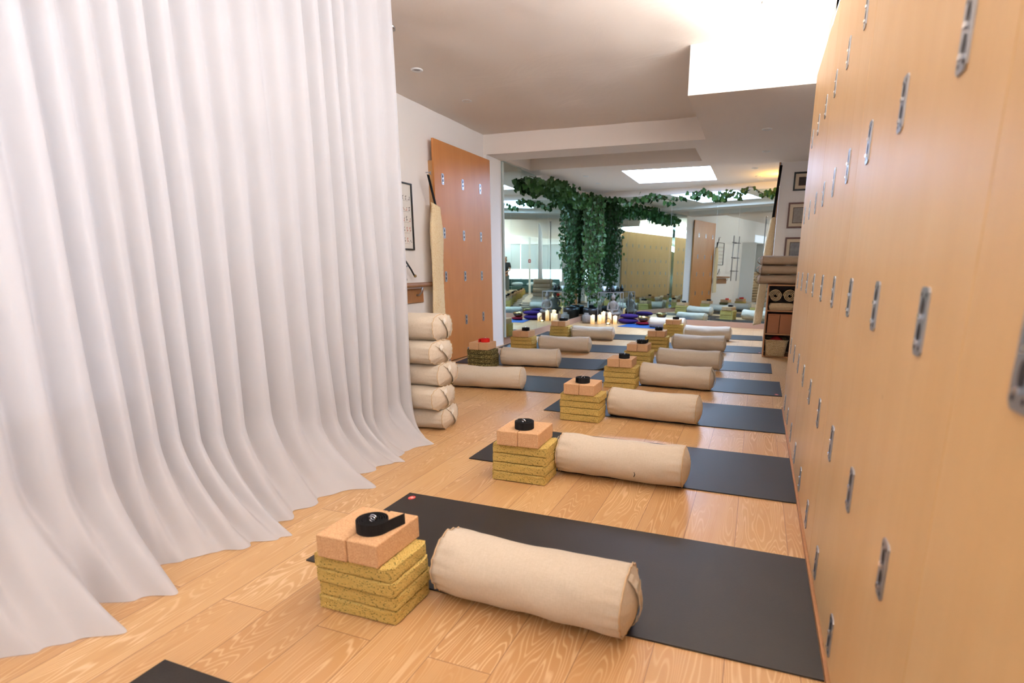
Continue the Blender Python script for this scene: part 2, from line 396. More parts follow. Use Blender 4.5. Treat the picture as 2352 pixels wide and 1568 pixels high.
for i, (a, b, xx) in enumerate(((7.16, 7.76, -3.345), (7.77, 8.43, -3.385), (8.432, 9.55, -3.385), (9.552, 11.35, -3.385))):
    bm = bmesh.new(); box(bm, -3.399 if i else -3.399, xx, a, b, 0.102, H2 - 0.001 if b < 8.44 else H3 - 0.1)
    o = build('mirror_panel', bm, [m_mirror]); tag(o, ['narrow mirror pane on the left alcove wall, standing proud beside the white column', 'second mirror pane from the white column on the left alcove wall',
        'third mirror pane from the white column on the left alcove wall', 'mirror pane on the left alcove wall, next to the plant corner'][i], 'mirror', 'mirror panes of the left alcove wall')

# right-hand rope wall: plywood boards with steel hook plates, clerestory glazing above
def plate_bm():
    bm = bmesh.new(); hw, hh, c = 0.024, 0.058, 0.008
    pts = [(-hw + c, -hh), (hw - c, -hh), (hw, -hh + c), (hw, hh - c), (hw - c, hh), (-hw + c, hh), (-hw, hh - c), (-hw, -hh + c)]
    f = [bm.verts.new((0, y, z)) for y, z in pts]; bk = [bm.verts.new((0.0035, y, z)) for y, z in pts]
    bm.faces.new(f[::-1]); bm.faces.new(bk)
    for i in range(8): bm.faces.new((f[i], f[(i + 1) % 8], bk[(i + 1) % 8], bk[i]))
    for zc_ in (0.02, -0.024):
        vs_ = []
        for k in range(20):
            a = 2 * PI * k / 20; r1 = 0.0095; yy = r1 * math.cos(a); zz = 0.018 * math.sin(a)
            vs_.append(bm.verts.new((-0.0006, yy, zz + zc_ + 0.004)))
        bm.faces.new(vs_).material_index = 1
        for k in range(8):      # bright folded hook lip under each slot
            pass
        box(bm, -0.0045, -0.0006, -0.0065, 0.0065, zc_ - 0.015, zc_ - 0.007, 2)
    for (yy, zz) in ((0.013, 0.045), (-0.013, 0.045), (0.013, -0.045), (-0.013, -0.045)):
        vs_ = [bm.verts.new((-0.0006, yy + 0.004 * math.cos(2 * PI * k / 10), zz + 0.004 * math.sin(2 * PI * k / 10))) for k in range(10)]
        bm.faces.new(vs_).material_index = 1
    return bm
plate0 = None
def add_plate(parent, x, y, z, flip=False):
    global plate0
    if plate0 is None:
        plate0 = build('hook_plate', plate_bm(), [m_steel, m_steeld, m_steelb], parent); o = plate0
    else:
        o = plate0.copy(); COL.objects.link(o); o.parent = parent
    o.location = (x, y, z); o.rotation_euler = (0, 0, PI if flip else 0)
    return o
rows = [1.950, 1.458, 1.018, 0.549, 0.119]
seams = [0.89 + 1.2155 * k for k in range(-5, 3)] + [4.585]
lab = {0: 'birch plywood rope-wall board far behind the photographer', }
names = ['rope-wall plywood board at the window end of the right wall', 'second plywood board from the window end of the right wall', 'third plywood board from the window end of the right wall',
         'fourth plywood board from the window end of the right wall', 'nearest plywood board, cut by the right edge of the photo, paler than the rest', 'large plywood board beside the nearest full black mat, three hook plates per row',
         'plywood board of the right wall beside the second and third mats', 'farthest plywood board of the right wall, ending in front of the oak shelf']
for i, (a, b) in enumerate(zip(seams, seams[1:])):
    t_ = thing('plywood_board', names[i], 'wall board', (0.27, a, 0), 0, 'plywood boards of the right wall')
    build('board', B(0, 0.018, 0.0015, b - a - 0.0015, 0.03, 2.41), m_ply, t_, bevel=0.001, seg=1)
    for k in range(3):
        yy = 1.0955 + 0.4052 * (3 * (i - 5) + k) - a
        if a + yy < YBACK + 0.1: continue
        for z in rows: add_plate(t_, -0.0036, yy, z)
    build('batten', B(0.018, 0.0745, 0.05, 0.09, 0.1, 2.3), m_plyedge, t_); build('batten', B(0.018, 0.0745, b - a - 0.09, b - a - 0.05, 0.1, 2.3), m_plyedge, t_)
struct(build('baseboard_right', B(0.262, 0.285, YBACK, 4.585, 0, 0.022), m_oak))
o = build('led_strip', B(0.292, 0.328, YBACK + 0.1, 4.56, 2.395, 2.402), m_strip); tag(o, 'linear light strip hidden behind the top of the plywood boards', 'light')
struct(build('window_4', B(0.332, 0.342, YBACK + 0.1, 4.58, 2.415, 2.715), m_led))
# amber board leaning on the left wall
t_ = thing('plywood_board', 'amber plywood board with hook plates standing against the left wall', 'wall board', (-3.345, 5.39, 0))
build('board', B(-0.012, 0.012, 0, 1.325, 0.012, 2.415), m_plyd, t_, bevel=0.001, seg=1)
for yy, zz in ((0.165, 2.029), (0.607, 2.028), (1.043, 2.034), (0.157, 1.461), (0.600, 1.455), (1.035, 1.461), (0.158, 0.985), (0.601, 0.984), (1.033, 0.983), (0.16, 0.465), (0.600, 0.464), (1.05, 0.465), (0.626, 0.06), (0.16, 0.06), (1.05, 0.06)):
    add_plate(t_, 0.0156, yy, zz, True)
build('batten', B(-0.072, -0.012, 0.02, 0.06, 0.1, 2.2), m_plyedge, t_); build('batten', B(-0.072, -0.012, 1.26, 1.3, 0.1, 2.2), m_plyedge, t_)

# recessed downlights
def downlight(x, y, z, label):
    t_ = thing('recessed_downlight', label, 'ceiling light', (x, y, z), 0, 'recessed ceiling downlights')
    bm = bmesh.new(); lathe(bm, [(0.028, 0.0), (0.034, -0.006), (0.044, -0.008), (0.05, -0.004), (0.051, 0.004)], 28); build('trim_ring', bm, m_white, t_, smooth=True)
    bm = bmesh.new(); lathe(bm, [(0.0, 0.002), (0.028, 0.0)], 24); build('lamp', bm, m_steel, t_)
downlight(-2.86, 4.42, H1, 'round white downlight in the ceiling, the one nearest the curtain')
downlight(-2.89, 5.34, H1, 'round white downlight in the ceiling above the amber plywood board')
downlight(-0.08, 4.45, 2.855, 'round downlight in the washed-out bright ceiling at the top')
downlight(-0.04, 6.44, H2, 'round downlight in the lowered ceiling right of the beam')
downlight(-0.034, 7.61, H2, 'round downlight in the lowered ceiling above the oak shelf')
downlight(-2.81, 9.21, H3, 'downlight left of the skylight, nearer one by the climbing plant')
downlight(-2.83, 10.06, H3, 'downlight left of the skylight, farther one by the climbing plant')
downlight(-0.175, 9.30, H3, 'downlight right of the far skylight, nearest of three')
downlight(-0.126, 10.10, H3, 'downlight right of the far skylight, middle of three')
downlight(-0.09, 10.50, H3, 'downlight right of the far skylight, farthest of three')

# ------------------------------------------------------------------ curtain
hem = [(-1.6, -1.95), (-1.3, -1.82), (-1.0, -1.98), (-0.7, -1.80), (-0.4, -1.97), (-0.15, -1.83), (0.05, -1.98), (0.25, -1.84), (0.42, -2.0), (0.55, -1.84), (0.70, -1.99), (0.785, -1.92), (0.86, -1.86), (0.93, -1.76), (1.0, -2.03), (1.06, -1.90), (1.146, -1.83), (1.24, -2.06), (1.33, -1.96), (1.5, -1.83),
       (1.59, -1.76), (1.66, -1.89), (1.85, -1.91), (2.02, -1.92), (2.13, -1.77), (2.24, -1.95), (2.4, -1.92), (2.51, -1.86), (2.62, -1.95), (2.74, -1.94), (2.84, -1.87), (2.93, -2.0), (3.0, -2.06)]
def nz1(x, s=0.0): return noise.noise(Vector((x, s, 1.7)))
YC0, YC1 = -1.4, 3.06
def cur(u, v_):
    z = 2.70 * (1 - v_) ** 1.0 + 0.004
    yt = YC0 + (YC1 - YC0) * u
    low = 1 - sm(0.2, 1.9, z)
    end = sm(2.75, 3.06, yt)
    y = yt - end * 0.05 * (1 - sm(0.0, 1.6, z)) + 0.012 * nz1(yt * 6, z * 0.7) + low * 0.03 * nz1(yt * 3.1 + 4, z)
    ph = 2 * PI * (yt / 0.118 + 0.9 * nz1(yt * 2.1) + 0.10 * nz1(yt * 4, z * 0.6 + 5))
    amp = 0.024 + 0.014 * nz1(yt * 3 + 8) + 0.022 * low * (0.6 + nz1(yt * 2.3, z))
    fold = amp * (math.sin(ph) + 0.25 * math.sin(2 * ph + 1.3))
    fold += (0.014 + 0.06 * low) * nz1(yt * 3.1 + 20, z * 0.35)
    x = -2.13 + fold
    zf_ = 0.40 - 0.19 * sm(1.9, 2.8, yt) + 0.10 * nz1(yt * 2.9 + 3)
    wv_ = max(0.0, 1 - z / zf_) ** 1.6
    hx = interp(hem, y + 0.0)
    x = x * (1 - wv_) + (hx + 0.35 * fold + 0.012 * math.sin(yt * 41)) * wv_
    if z < 0.05: x += (0.05 - z) * 0.5; y += 0.03 * nz1(yt * 9, 7) * (1 - z / 0.05)
    return (x, y, z)
bm = bmesh.new()
grid(bm, 1100, 90, lambda u, v_: cur(u, v_ if v_ < 0.5 else v_))
ct = thing('sheer_curtain', 'long sheer white curtain in soft folds along the left side', 'curtain', (0, 0, 0))
build('curtain_fabric', bm, m_curt, ct, smooth=True)
build('curtain_track', B(-2.16, -2.11, YC0, 3.1, 2.704, 2.72), m_white, ct)
t_ = thing('floor_to_ceiling_pole', 'slim grey pole from ceiling flange down behind the curtain edge', 'pole', (-2.548, 3.62, 0))
bm = bmesh.new(); tube(bm, [(0, 0, 0.001), (0, 0, 2.70)], 0.016, 16); build('pole', bm, m_steel, t_, smooth=True)
bm = bmesh.new(); lathe(bm, [(0.017, 2.66), (0.022, 2.67), (0.022, 2.695), (0.04, 2.70), (0.042, 2.717)], 24); build('flange', bm, m_steelb, t_, smooth=True)

# ------------------------------------------------------------------ yoga mats
def mat_bm(L, W, curl=0.0):
    bm = bmesh.new(); th = 0.006
    nx, ny = 40, 8
    def zt(u, v_): 
        c = max(0, (u - 0.93) / 0.07); return curl * c * c
    def top(u, v_): return (L * u, W * v_, th + zt(u, v_))
    def bot(u, v_): return (L * u, W * v_, 0.0006 + zt(u, v_))
    a = grid(bm, nx, ny, top); b = grid(bm, nx, ny, bot)
    for i in range(nx):
        bm.faces.new((a[i][0], b[i][0], b[i + 1][0], a[i + 1][0])); bm.faces.new((a[i][ny], a[i + 1][ny], b[i + 1][ny], b[i][ny]))
    for j in range(ny):
        bm.faces.new((a[0][j], a[0][j + 1], b[0][j + 1], b[0][j])); bm.faces.new((a[nx][j], b[nx][j], b[nx][j + 1], a[nx][j + 1]))
    return bm
def logo(parent, x, y, rot=0.0):
    bm = bmesh.new()
    vs_ = [bm.verts.new((x + 0.017 * math.cos(2 * PI * k / 28), y + 0.021 * math.sin(2 * PI * k / 28), 0.0066)) for k in range(28)]
    bm.faces.new(vs_).material_index = 0
    # pale double-wave mark inside the oval
    for s in (-1, 1):
        for (ax, ay, bx_, by_) in ((-0.009, s * 0.004 - 0.004, -0.003, s * 0.004 + 0.006), (-0.003, s * 0.004 + 0.006, 0.003, s * 0.004 - 0.004), (0.003, s * 0.004 - 0.004, 0.009, s * 0.004 + 0.006)):
            d = Vector((bx_ - ax, by_ - ay, 0)).normalized().cross(Vector((0, 0, 1))) * 0.0014
            quad(bm, [(x + ax + d.x, y + ay + d.y, 0.0069), (x + bx_ + d.x, y + by_ + d.y, 0.0069), (x + bx_ - d.x, y + by_ - d.y, 0.0069), (x + ax - d.x, y + ay - d.y, 0.0069)], 1)
    build('logo', bm, [m_logo, m_logow], parent)
ordn = ['nearest', 'second', 'third', 'fourth', 'fifth', 'sixth', 'seventh']
Rm = [(-1.54, 1.458, 0.683), (-1.51, 2.692, 0.672), (-1.50, 3.885, 0.70), (-1.52, 5.069, 0.66), (-1.58, 6.185, 0.63), (-1.66, 7.60, 0.63), (-1.66, 8.98, 0.63)]
Lm = [(-3.33, 4.36, 0.68, 0.07), (-3.245, 5.52, 0.70, 0.10), (-3.31, 6.83, 0.68, 0.07), (-3.32, 8.20, 0.68, 0.06)]
for i, (x, y, W) in enumerate(Rm):
    t_ = thing('yoga_mat', f'black yoga mat across the floor, {ordn[i]} full one of the right-hand column', 'yoga mat', (x, y, 0), 0, 'black yoga mats of the right-hand column')
    build('mat_sheet', mat_bm(1.805, W, 0.0), m_mat, t_, bevel=0.0)
    if i == 0: logo(t_, 0.045, W - 0.05)
    if i in (3, 5): logo(t_, 1.76, 0.055)
t_ = thing('yoga_mat', 'black yoga mat of which only a corner shows at the bottom edge', 'yoga mat', (-1.505, 0.21, 0), 0, 'black yoga mats of the right-hand column')
build('mat_sheet', mat_bm(1.77, 0.678), m_mat, t_)
for i, (x, y, W, a) in enumerate(Lm):
    ll = ['nearest of the left-hand column, behind the bolster pile', 'left-hand column, beside the block stack with the red strap', 'left-hand column, third from the bolster pile', 'left-hand column, farthest, just before the candles'][i]
    t_ = thing('yoga_mat', 'black yoga mat, ' + ll, 'yoga mat', (x, y, 0), a, 'black yoga mats of the left-hand column')
    build('mat_sheet', mat_bm(1.76, W, 0.03 if i == 1 else 0.0), m_mat, t_)
for i, (x, y) in enumerate(((-1.5, -1.15), (-1.5, -2.4), (-1.5, -3.6))):
    t_ = thing('yoga_mat', f'black yoga mat behind the photographer, {ordn[i]} to the camera, seen only in the mirror', 'yoga mat', (x, y, 0), 0, 'mats behind the photographer')
    build('mat_sheet', mat_bm(1.75, 0.66), m_mat, t_)

# ------------------------------------------------------------------ bolsters
def bolster(label, L, r, loc, rz, flat=0.92, group=None, sag=0.0, seed=0, handle_end=1, mbody=None, name='bolster', hang=0.0, square=2.0):
    """axis along local +x from 0 to L, resting on z = 0"""
    t_ = thing(name, label, 'bolster', loc, rz, group)
    rz_ = r * flat
    def rad(a, k=2.0):
        c, s = math.cos(a), math.sin(a); q = (abs(c) ** square + abs(s) ** square) ** (-1.0 / square)
        return c * q, s * q
    def P(s, a, grow=1.0):          # s in metres along the axis
        e = min(s, L - s); endf = sm(0, 0.07, e)
        rr = (0.955 + 0.045 * endf) * grow
        c, sn = rad(a)
        wr = 0.006 * nz_(s * 9 + seed, a * 1.5) + 0.0065 * math.sin(a * 17 + 3 * nz_(a * 2 + seed, s)) * (1 - sm(0.0, 0.10, e)) * 0.8
        yy = (r * rr + wr) * c; zz = (rz_ * rr + wr) * sn
        dip = -sag * math.sin(PI * s / L) * max(0, sn)
        return Vector((s, yy, max(zz + rz_ + dip, 0.0012)))
    def nz_(a, b): return noise.noise(Vector((a, b, seed * 3.3)))
    bm = bmesh.new(); nA, nS = 48, 40
    rings = []
    caps = [(-0.030, 0.0), (-0.028, 0.35), (-0.020, 0.62), (-0.010, 0.82), (-0.002, 0.95)]
    def ring(s, off, k):
        out_ = []
        for i in range(nA):
            p = P(s, 2 * PI * i / nA); c = Vector((s, 0, rz_)); q = c + (p - c) * k; q.x = s + off; q.z = max(q.z, 0.0012); out_.append(bm.verts.new(q))
        return out_
    c0 = bm.verts.new((0 - 0.030, 0, rz_)); c1 = bm.verts.new((L + 0.030, 0, rz_))
    for off, k in caps[1:]: rings.append(ring(0, off, k))
    for j in range(nS + 1): rings.append(ring(L * j / nS, 0, 1.0))
    for off, k in caps[:0:-1]: rings.append(ring(L, -off, k))
    for A, Bq in zip(rings, rings[1:]):
        for i in range(nA): bm.faces.new((A[i], A[(i + 1) % nA], Bq[(i + 1) % nA], Bq[i]))
    for i in range(nA):
        bm.faces.new((c0, rings[0][(i + 1) % nA], rings[0][i])); bm.faces.new((c1, rings[-1][i], rings[-1][(i + 1) % nA]))
    mb = mbody or m_linen
    build('cover', bm, mb, t_, smooth=True)
    for s in (0.0, L):
        bm = bmesh.new(); tube(bm, [P(s, 2 * PI * k / 40, 1.012) for k in range(40)], 0.0028, 6, closed=True); build('piping', bm, m_linend if mb is m_linen else mb, t_, smooth=True)
    # carry handle: a webbing band across one end cap, with a small sewn label
    s = L if handle_end > 0 else 0.0; dirx = 1 if handle_end > 0 else -1; ha = 0.35 + 0.5 * noise.noise(Vector((seed * 1.9, 0, 0)))
    bm = bmesh.new(); nn = 16; rows_ = []
    for k in range(nn + 1):
        t = k / nn; a0 = PI / 2 + ha; q = math.cos(PI * t)
        cy, cz = math.cos(a0) * r * 0.93 * q, math.sin(a0) * rz_ * 0.93 * q
        bulge = interp([(0, 0.031), (0.35, 0.029), (0.62, 0.021), (0.82, 0.011), (0.95, 0.003), (1.0, 0.0)], abs(q) * 0.93) + 0.003 + (0.004 + hang) * math.sin(PI * t)
        wv_ = Vector((0, -math.sin(a0), math.cos(a0))) * 0.014
        c = Vector((s + dirx * bulge, cy, max(cz + rz_, 0.004))); rows_.append([bm.verts.new(Vector((p_.x, p_.y, max(p_.z, 0.0015)))) for p_ in (c + wv_, c - wv_, c - wv_ + Vector((dirx * 0.003, 0, 0)), c + wv_ + Vector((dirx * 0.003, 0, 0)))])
    for A, Bq in zip(rows_, rows_[1:]):
        for k in range(4): bm.faces.new((A[k], A[(k + 1) % 4], Bq[(k + 1) % 4], Bq[k]))
    hd = build('handle', bm, mb, t_, smooth=False)
    c = rows_ and None
    a0 = PI / 2 + ha; q = 0.62
    cy, cz = math.cos(a0) * r * 0.93 * q, math.sin(a0) * rz_ * 0.93 * q + rz_
    bm = bmesh.new(); d1 = Vector((0, -math.sin(a0), math.cos(a0))) * 0.017; d2 = Vector((0, math.cos(a0), math.sin(a0))) * 0.02
    c = Vector((s + dirx * 0.034, cy, cz))
    pts = [c + d1 + d2, c - d1 + d2, c - d1 - d2, c + d1 - d2]
    quad(bm, pts); quad(bm, [p_ + Vector((dirx * 0.0015, 0, 0)) for p_ in pts]); build('sewn_label', bm, m_tagm, hd)
    return t_
RB = 0.116
gR = 'linen bolsters of the right-hand column'; gL = 'linen bolsters of the left-hand column'
Rb = [(-0.93, 1.420, -1.8, 0.64, 1), (-0.935, 2.636, -0.4, 0.66, -1), (-0.965, 3.867, -3.5, 0.64, -1), (-0.965, 5.052, -3.3, 0.64, 1), (-0.98, 6.106, -3.5, 0.665, 1), (-1.0, 7.450, 1.5, 0.65, -1), (-1.0, 8.68, 3.0, 0.66, 1)]
for i, (x, y, a, L, he) in enumerate(Rb):
    fl = 0.93
    bolster(['large beige linen bolster nearest the camera, beside the black mat', 'beige linen bolster with a small dark mark, second from the camera', 'beige linen bolster third from the camera in the right-hand column', 'wrinkled beige linen bolster, fourth from the camera in the right-hand column',
             'beige linen bolster, fifth from the camera in the right-hand column', 'beige linen bolster, sixth in the right-hand column, bluish on top', 'beige linen bolster, seventh and farthest in the right-hand column'][i],
            L, RB, (x, y + 0.075, 0.0065 if i else 0.0065), math.radians(a), fl, gR, 0.012, i + 1, he)
mk = [o for o in bpy.data.objects if o.get('label', '').startswith('beige linen bolster with a small dark mark')][0]
bm = bmesh.new(); mx_ = -0.295 + 0.0
tube(bm, [(0.418, -0.1115, 0.080), (0.428, -0.1135, 0.083), (0.430, -0.111, 0.071), (0.424, -0.1045, 0.056)], 0.002, 6)
build('stitched_mark', bm, m_strap, mk)
Lb = [(-2.60, 4.354, 7.4, 0.655), (-2.66, 5.545, 7.0, 0.64), (-2.66, 6.72, 6.0, 0.655), (-2.64, 8.061, 4.5, 0.62)]
for i, (x, y, a, L) in enumerate(Lb):
    bolster(['beige linen bolster on the floor right of the bolster pile', 'beige linen bolster right of the dark speckled block stack', 'beige linen bolster, third in the left-hand column, right of yellow blocks', 'beige linen bolster, farthest in the left-hand column, in front of the candles'][i],
            L, RB * 0.98, (x, y + 0.075, 0.0065), math.radians(a), 0.9, gL, 0.014, i + 11, -1)
bolster('beige linen bolster beside the blue mat, behind the farthest right-hand block stack', 0.62, 0.105, (-1.82, 10.25, 0.007), 0.03, 0.9, None, 0.01, 21, 1)
zz = 0.0
pile = [(-2.585, 3.10, 0.155, 0.12, 1), (-2.58, 3.12, 0.158, -0.05, 1), (-2.575, 3.13, 0.155, 0.02, 1), (-2.59, 3.12, 0.155, -0.04, 1), (-2.60, 3.11, 0.17, 0.05, 1)]
pn = ['bottom bolster of the five-high pile beside the curtain', 'second from the bottom in the pile of linen bolsters beside the curtain', 'middle bolster of the five-high pile beside the curtain', 'second from the top in the pile of linen bolsters beside the curtain', 'top bolster of the five-high pile beside the curtain']
for i, (x, y, h, a, he) in enumerate(pile):
    bolster(pn[i], 0.635, 0.142, (x, y + 0.06, zz), a, h / 0.284 * 1.03, 'piled linen bolsters beside the curtain', 0.0, 31 + i, 1, square=2.9); zz += h * 0.99

# ------------------------------------------------------------------ block stacks
def foam_bm(seed, L=0.305, W=0.205, H=0.0497):
    bm = bmesh.new()
    box(bm, 0, L, 0, W, 0.0004, H)
    bmesh.ops.subdivide_edges(bm, edges=bm.edges[:], cuts=9, use_grid_fill=True)
    for v_ in bm.verts:
        c = v_.co; k = 0
        for (a, lo, hi) in ((0, 0, L), (1, 0, W), (2, 0, H)):
            if c[a] < lo + 1e-3 or c[a] > hi - 1e-3: k += 1
        q = Vector((c.x * 30 + seed * 7, c.y * 30, c.z * 60))
        d = noise.noise_vector(q) * 0.0028
        d.z *= 0.25
        if k >= 2: d += (Vector((L / 2, W / 2, H / 2)) - c).normalized() * 0.0075
        v_.co = c + d
        v_.co.z = min(max(v_.co.z, 0.0002), H - 0.0002)
    return bm
foam_me = []
def foam(label, loc, rz, mtl, group):
    k = random.randrange(4)
    key = (k, mtl.name)
    if not hasattr(foam, 'c'): foam.c = {}
    if key not in foam.c:
        o = build('foam_block', foam_bm(k + 1), mtl, smooth=False); foam.c[key] = o
    else:
        o = foam.c[key].copy(); COL.objects.link(o)
    o.location = loc; o.rotation_euler = (0, 0, rz); tag(o, label, 'yoga block', group); return o
cork0 = None
def cork(label, loc, rz, group):
    global cork0
    if cork0 is None:
        cork0 = build('cork_brick', B(0.0004, 0.1146, 0, 0.225, 0.0003, 0.078), m_cork, bevel=0.005, seg=3); o = cork0
    else:
        o = cork0.copy(); COL.objects.link(o)
    o.location = loc; o.rotation_euler = (0, 0, rz); tag(o, label, 'yoga brick', group); return o
def coil(label, loc, rz, m, tail=0.05, ring=True, r=0.052, H=0.038):
    t_ = thing('yoga_strap', label, 'yoga strap', loc, rz, 'rolled yoga straps on the block stacks')
    bm = bmesh.new(); turns = 5.0; n_ = int(turns * 30); prev = None; th = 0.0026
    pts = []
    for k in range(n_ + 1):
        a = 2 * PI * turns * k / n_; rr = 0.016 + (r - 0.016) * k / n_; rr *= 1 + 0.02 * math.sin(a * 2 + 1)
        pts.append((Vector((rr * math.cos(a), rr * math.sin(a), 0)), Vector((math.cos(a), math.sin(a), 0))))
    for k in range(1, 8):
        if tail <= 0: break
        s = tail * k / 7; pts.append((pts[n_][0] + Vector((s * 0.25, s, 0)), Vector((1, -0.25, 0)).normalized()))
    for i, (p, nn) in enumerate(pts):
        z1 = H + 0.0015 * noise.noise(Vector((i * 0.15, 0, 0)))
        q = [bm.verts.new(p + nn * th + Vector((0, 0, 0.0006))), bm.verts.new(p + nn * th + Vector((0, 0, z1))), bm.verts.new(p - nn * 0 + Vector((0, 0, z1))), bm.verts.new(p - nn * 0 + Vector((0, 0, 0.0006)))]
        if prev:
            for k in range(4): bm.faces.new((prev[k], prev[(k + 1) % 4], q[(k + 1) % 4], q[k]))
        else: bm.faces.new(q)
        prev = q
    bm.faces.new(prev[::-1])
    build('webbing', bm, m, t_)
    if ring:
        bm = bmesh.new(); tube(bm, [Vector((0.012 * math.cos(2 * PI * k / 20), 0.004, H + 0.002 + 0.009 * math.sin(2 * PI * k / 20))) for k in range(20)], 0.0016, 6, closed=True)
        tube(bm, [Vector((0.012 * math.cos(2 * PI * k / 20), -0.002, H - 0.001 + 0.009 * math.sin(2 * PI * k / 20))) for k in range(20)], 0.0016, 6, closed=True)
        build('d_ring', bm, m_chrome, t_, smooth=True)
    return t_
Rs = [(-0.978, 1.243, 0.0), (-0.937, 2.466, 0.02), (-0.992, 3.682, 0.0), (-0.979, 4.88, 0.0), (-1.024, 5.90, 0.0), (-1.05, 7.27, 0.02), (-1.075, 8.95, 0.0)]
Ls = [(-2.66, 4.30, 0.06), (-2.68, 5.36, 0.04), (-2.70, 6.56, 0.0), (-2.69, 8.0, 0.0)]
Rn = ['stack nearest the camera', 'second stack from the camera', 'third stack of the right-hand column', 'fourth stack of the right-hand column', 'fifth stack of the right-hand column', 'sixth stack of the right-hand column', 'seventh, farthest stack of the right-hand column']
Ln = ['stack behind the bolster pile', 'stack against the amber board', 'left-hand stack before the alcove mirror', 'farthest left-hand stack near the candles']
Bn = ['first stack behind the photographer', 'second stack behind the photographer', 'third stack behind the photographer']
layer = ['bottom', 'second', 'third', 'top']
def stack(x, y, a, where, kind, seed, coilr=None, red=False, tail=0.045):
    """x, y: near right corner of the foam blocks"""
    random.seed(seed * 13 + 5)
    foamy = m_foamd if kind == 'dark' else m_foam
    word = 'dark speckled' if kind == 'dark' else 'mustard chip-foam'
    for k in range(4):
        dx, dy, da = random.uniform(-0.006, 0.006), random.uniform(-0.005, 0.005), random.uniform(-0.012, 0.012)
        R_ = Matrix.Rotation(a + da, 3, 'Z') @ Vector((-0.305, 0, 0))
        foam(f'{word} block, {layer[k]} layer of the {where}', (x + dx + R_.x, y + dy + R_.y, 0.0502 * k + 0.0003), a + da, foamy, 'foam blocks of the ' + where)
    zt = 0.2012
    for k, nm in enumerate(('left', 'right')):
        R_ = Matrix.Rotation(a, 3, 'Z') @ Vector((-0.27 + 0.116 * k, 0.0 + (0.004 if k else 0.0) - 0.016, 0))
        cork(f'{nm} cork brick on top of the {where}', (x + R_.x, y + R_.y, zt), a, 'cork bricks of the ' + where)
    c = coilr or (-0.125, 0.07)
    R_ = Matrix.Rotation(a, 3, 'Z') @ Vector((c[0], c[1], 0))
    coil(('rolled red strap' if red else 'rolled black strap') + f' on the cork bricks of the {where}', (x + R_.x, y + R_.y, zt + 0.0785), seed * 1.3, m_strapr if red else m_strap, tail)
cp_ = [(-0.118, 0.075), (-0.15, 0.07), (-0.148, 0.07), (-0.125, 0.06), (-0.13, 0.10), (-0.14, 0.09), (-0.12, 0.08)]
for i, (x, y, a) in enumerate(Rs): stack(x, y, a, Rn[i], 'mustard', i + 1 if i else 0, cp_[i], tail=[0.07, 0, 0, 0, 0.09, 0.05, 0.0][i])
for i, (x, y, a) in enumerate(Ls): stack(x, y, a, Ln[i], 'dark' if i == 1 else 'mustard', i + 21, (-0.12, 0.09), red=i in (0, 1), tail=0.05)
for i, (x, y) in enumerate(((-1.0, -1.35), (-1.0, -2.6), (-1.0, -3.8))): stack(x, y, 0, Bn[i], 'mustard', i + 41)
stack(-1.0, 0.02, 0, 'stack just below the bottom edge', 'mustard', 51)
for i, y in enumerate((-1.15, -2.4, -3.6)):
    bolster(f'linen bolster on the mat behind the photographer, {ordn[i]} to the camera', 0.66, RB, (-0.93, y - 0.04, 0.0065), 0, 0.93, 'bolsters behind the photographer', 0.01, 61 + i, 1)

# ------------------------------------------------------------------ left wall furnishing
t_ = thing('wall_poster', 'black-framed poster of small yoga pose drawings on the left wall', 'poster', (XL + 0.002, 4.55, 1.262))
fr = 0.014
bm = bmesh.new(); W_, H_ = 0.51, 0.655
box(bm, 0, 0.02, 0, W_, 0, fr); box(bm, 0, 0.02, 0, W_, H_ - fr, H_); box(bm, 0, 0.02, 0, fr, fr, H_ - fr); box(bm, 0, 0.02, W_ - fr, W_, fr, H_ - fr)
build('frame', bm, m_black, t_)
build('print', B(0.002, 0.006, fr, W_ - fr, fr, H_ - fr), m_paper, t_)
bm = bmesh.new(); rr = random.Random(3)
for r_ in range(5):
    for c_ in range(9):
        cy, cz = 0.05 + c_ * 0.051, 0.075 + r_ * 0.105
        mi = rr.choice((0, 0, 1))
        kind = rr.randrange(4)
        segs = {0: [((-.012, 0), (.012, 0)), ((0, 0), (0, .03)), ((-.01, .03), (.01, .03))], 1: [((-.018, 0), (0, .026)), ((0, .026), (.018, 0))], 2: [((-.016, 0), (.016, 0)), ((.008, 0), (.012, .024))], 3: [((0, 0), (0, .05)), ((-.012, .036), (.012, .044)), ((0, .02), (.012, .01))]}[kind]
        for (a, b) in segs:
            tube(bm, [Vector((0.0065, cy + a[0], cz + a[1])), Vector((0.0065, cy + b[0], cz + b[1]))], 0.0019, 5, mi=mi)
        bmesh.ops.create_icosphere(bm, subdivisions=1, radius=0.0036, matrix=Matrix.Translation((0.0068, cy + segs[-1][1][0], cz + segs[-1][1][1] + 0.004)))
    for k in range(3):
        quad(bm, [(0.0066, 0.04 + k * 0.15, 0.062 + r_ * 0.105), (0.0066, 0.15 + k * 0.15, 0.062 + r_ * 0.105), (0.0066, 0.15 + k * 0.15, 0.0635 + r_ * 0.105), (0.0066, 0.04 + k * 0.15, 0.0635 + r_ * 0.105)])
build('pose_drawings', bm, [m_ink, m_inkr], t_)

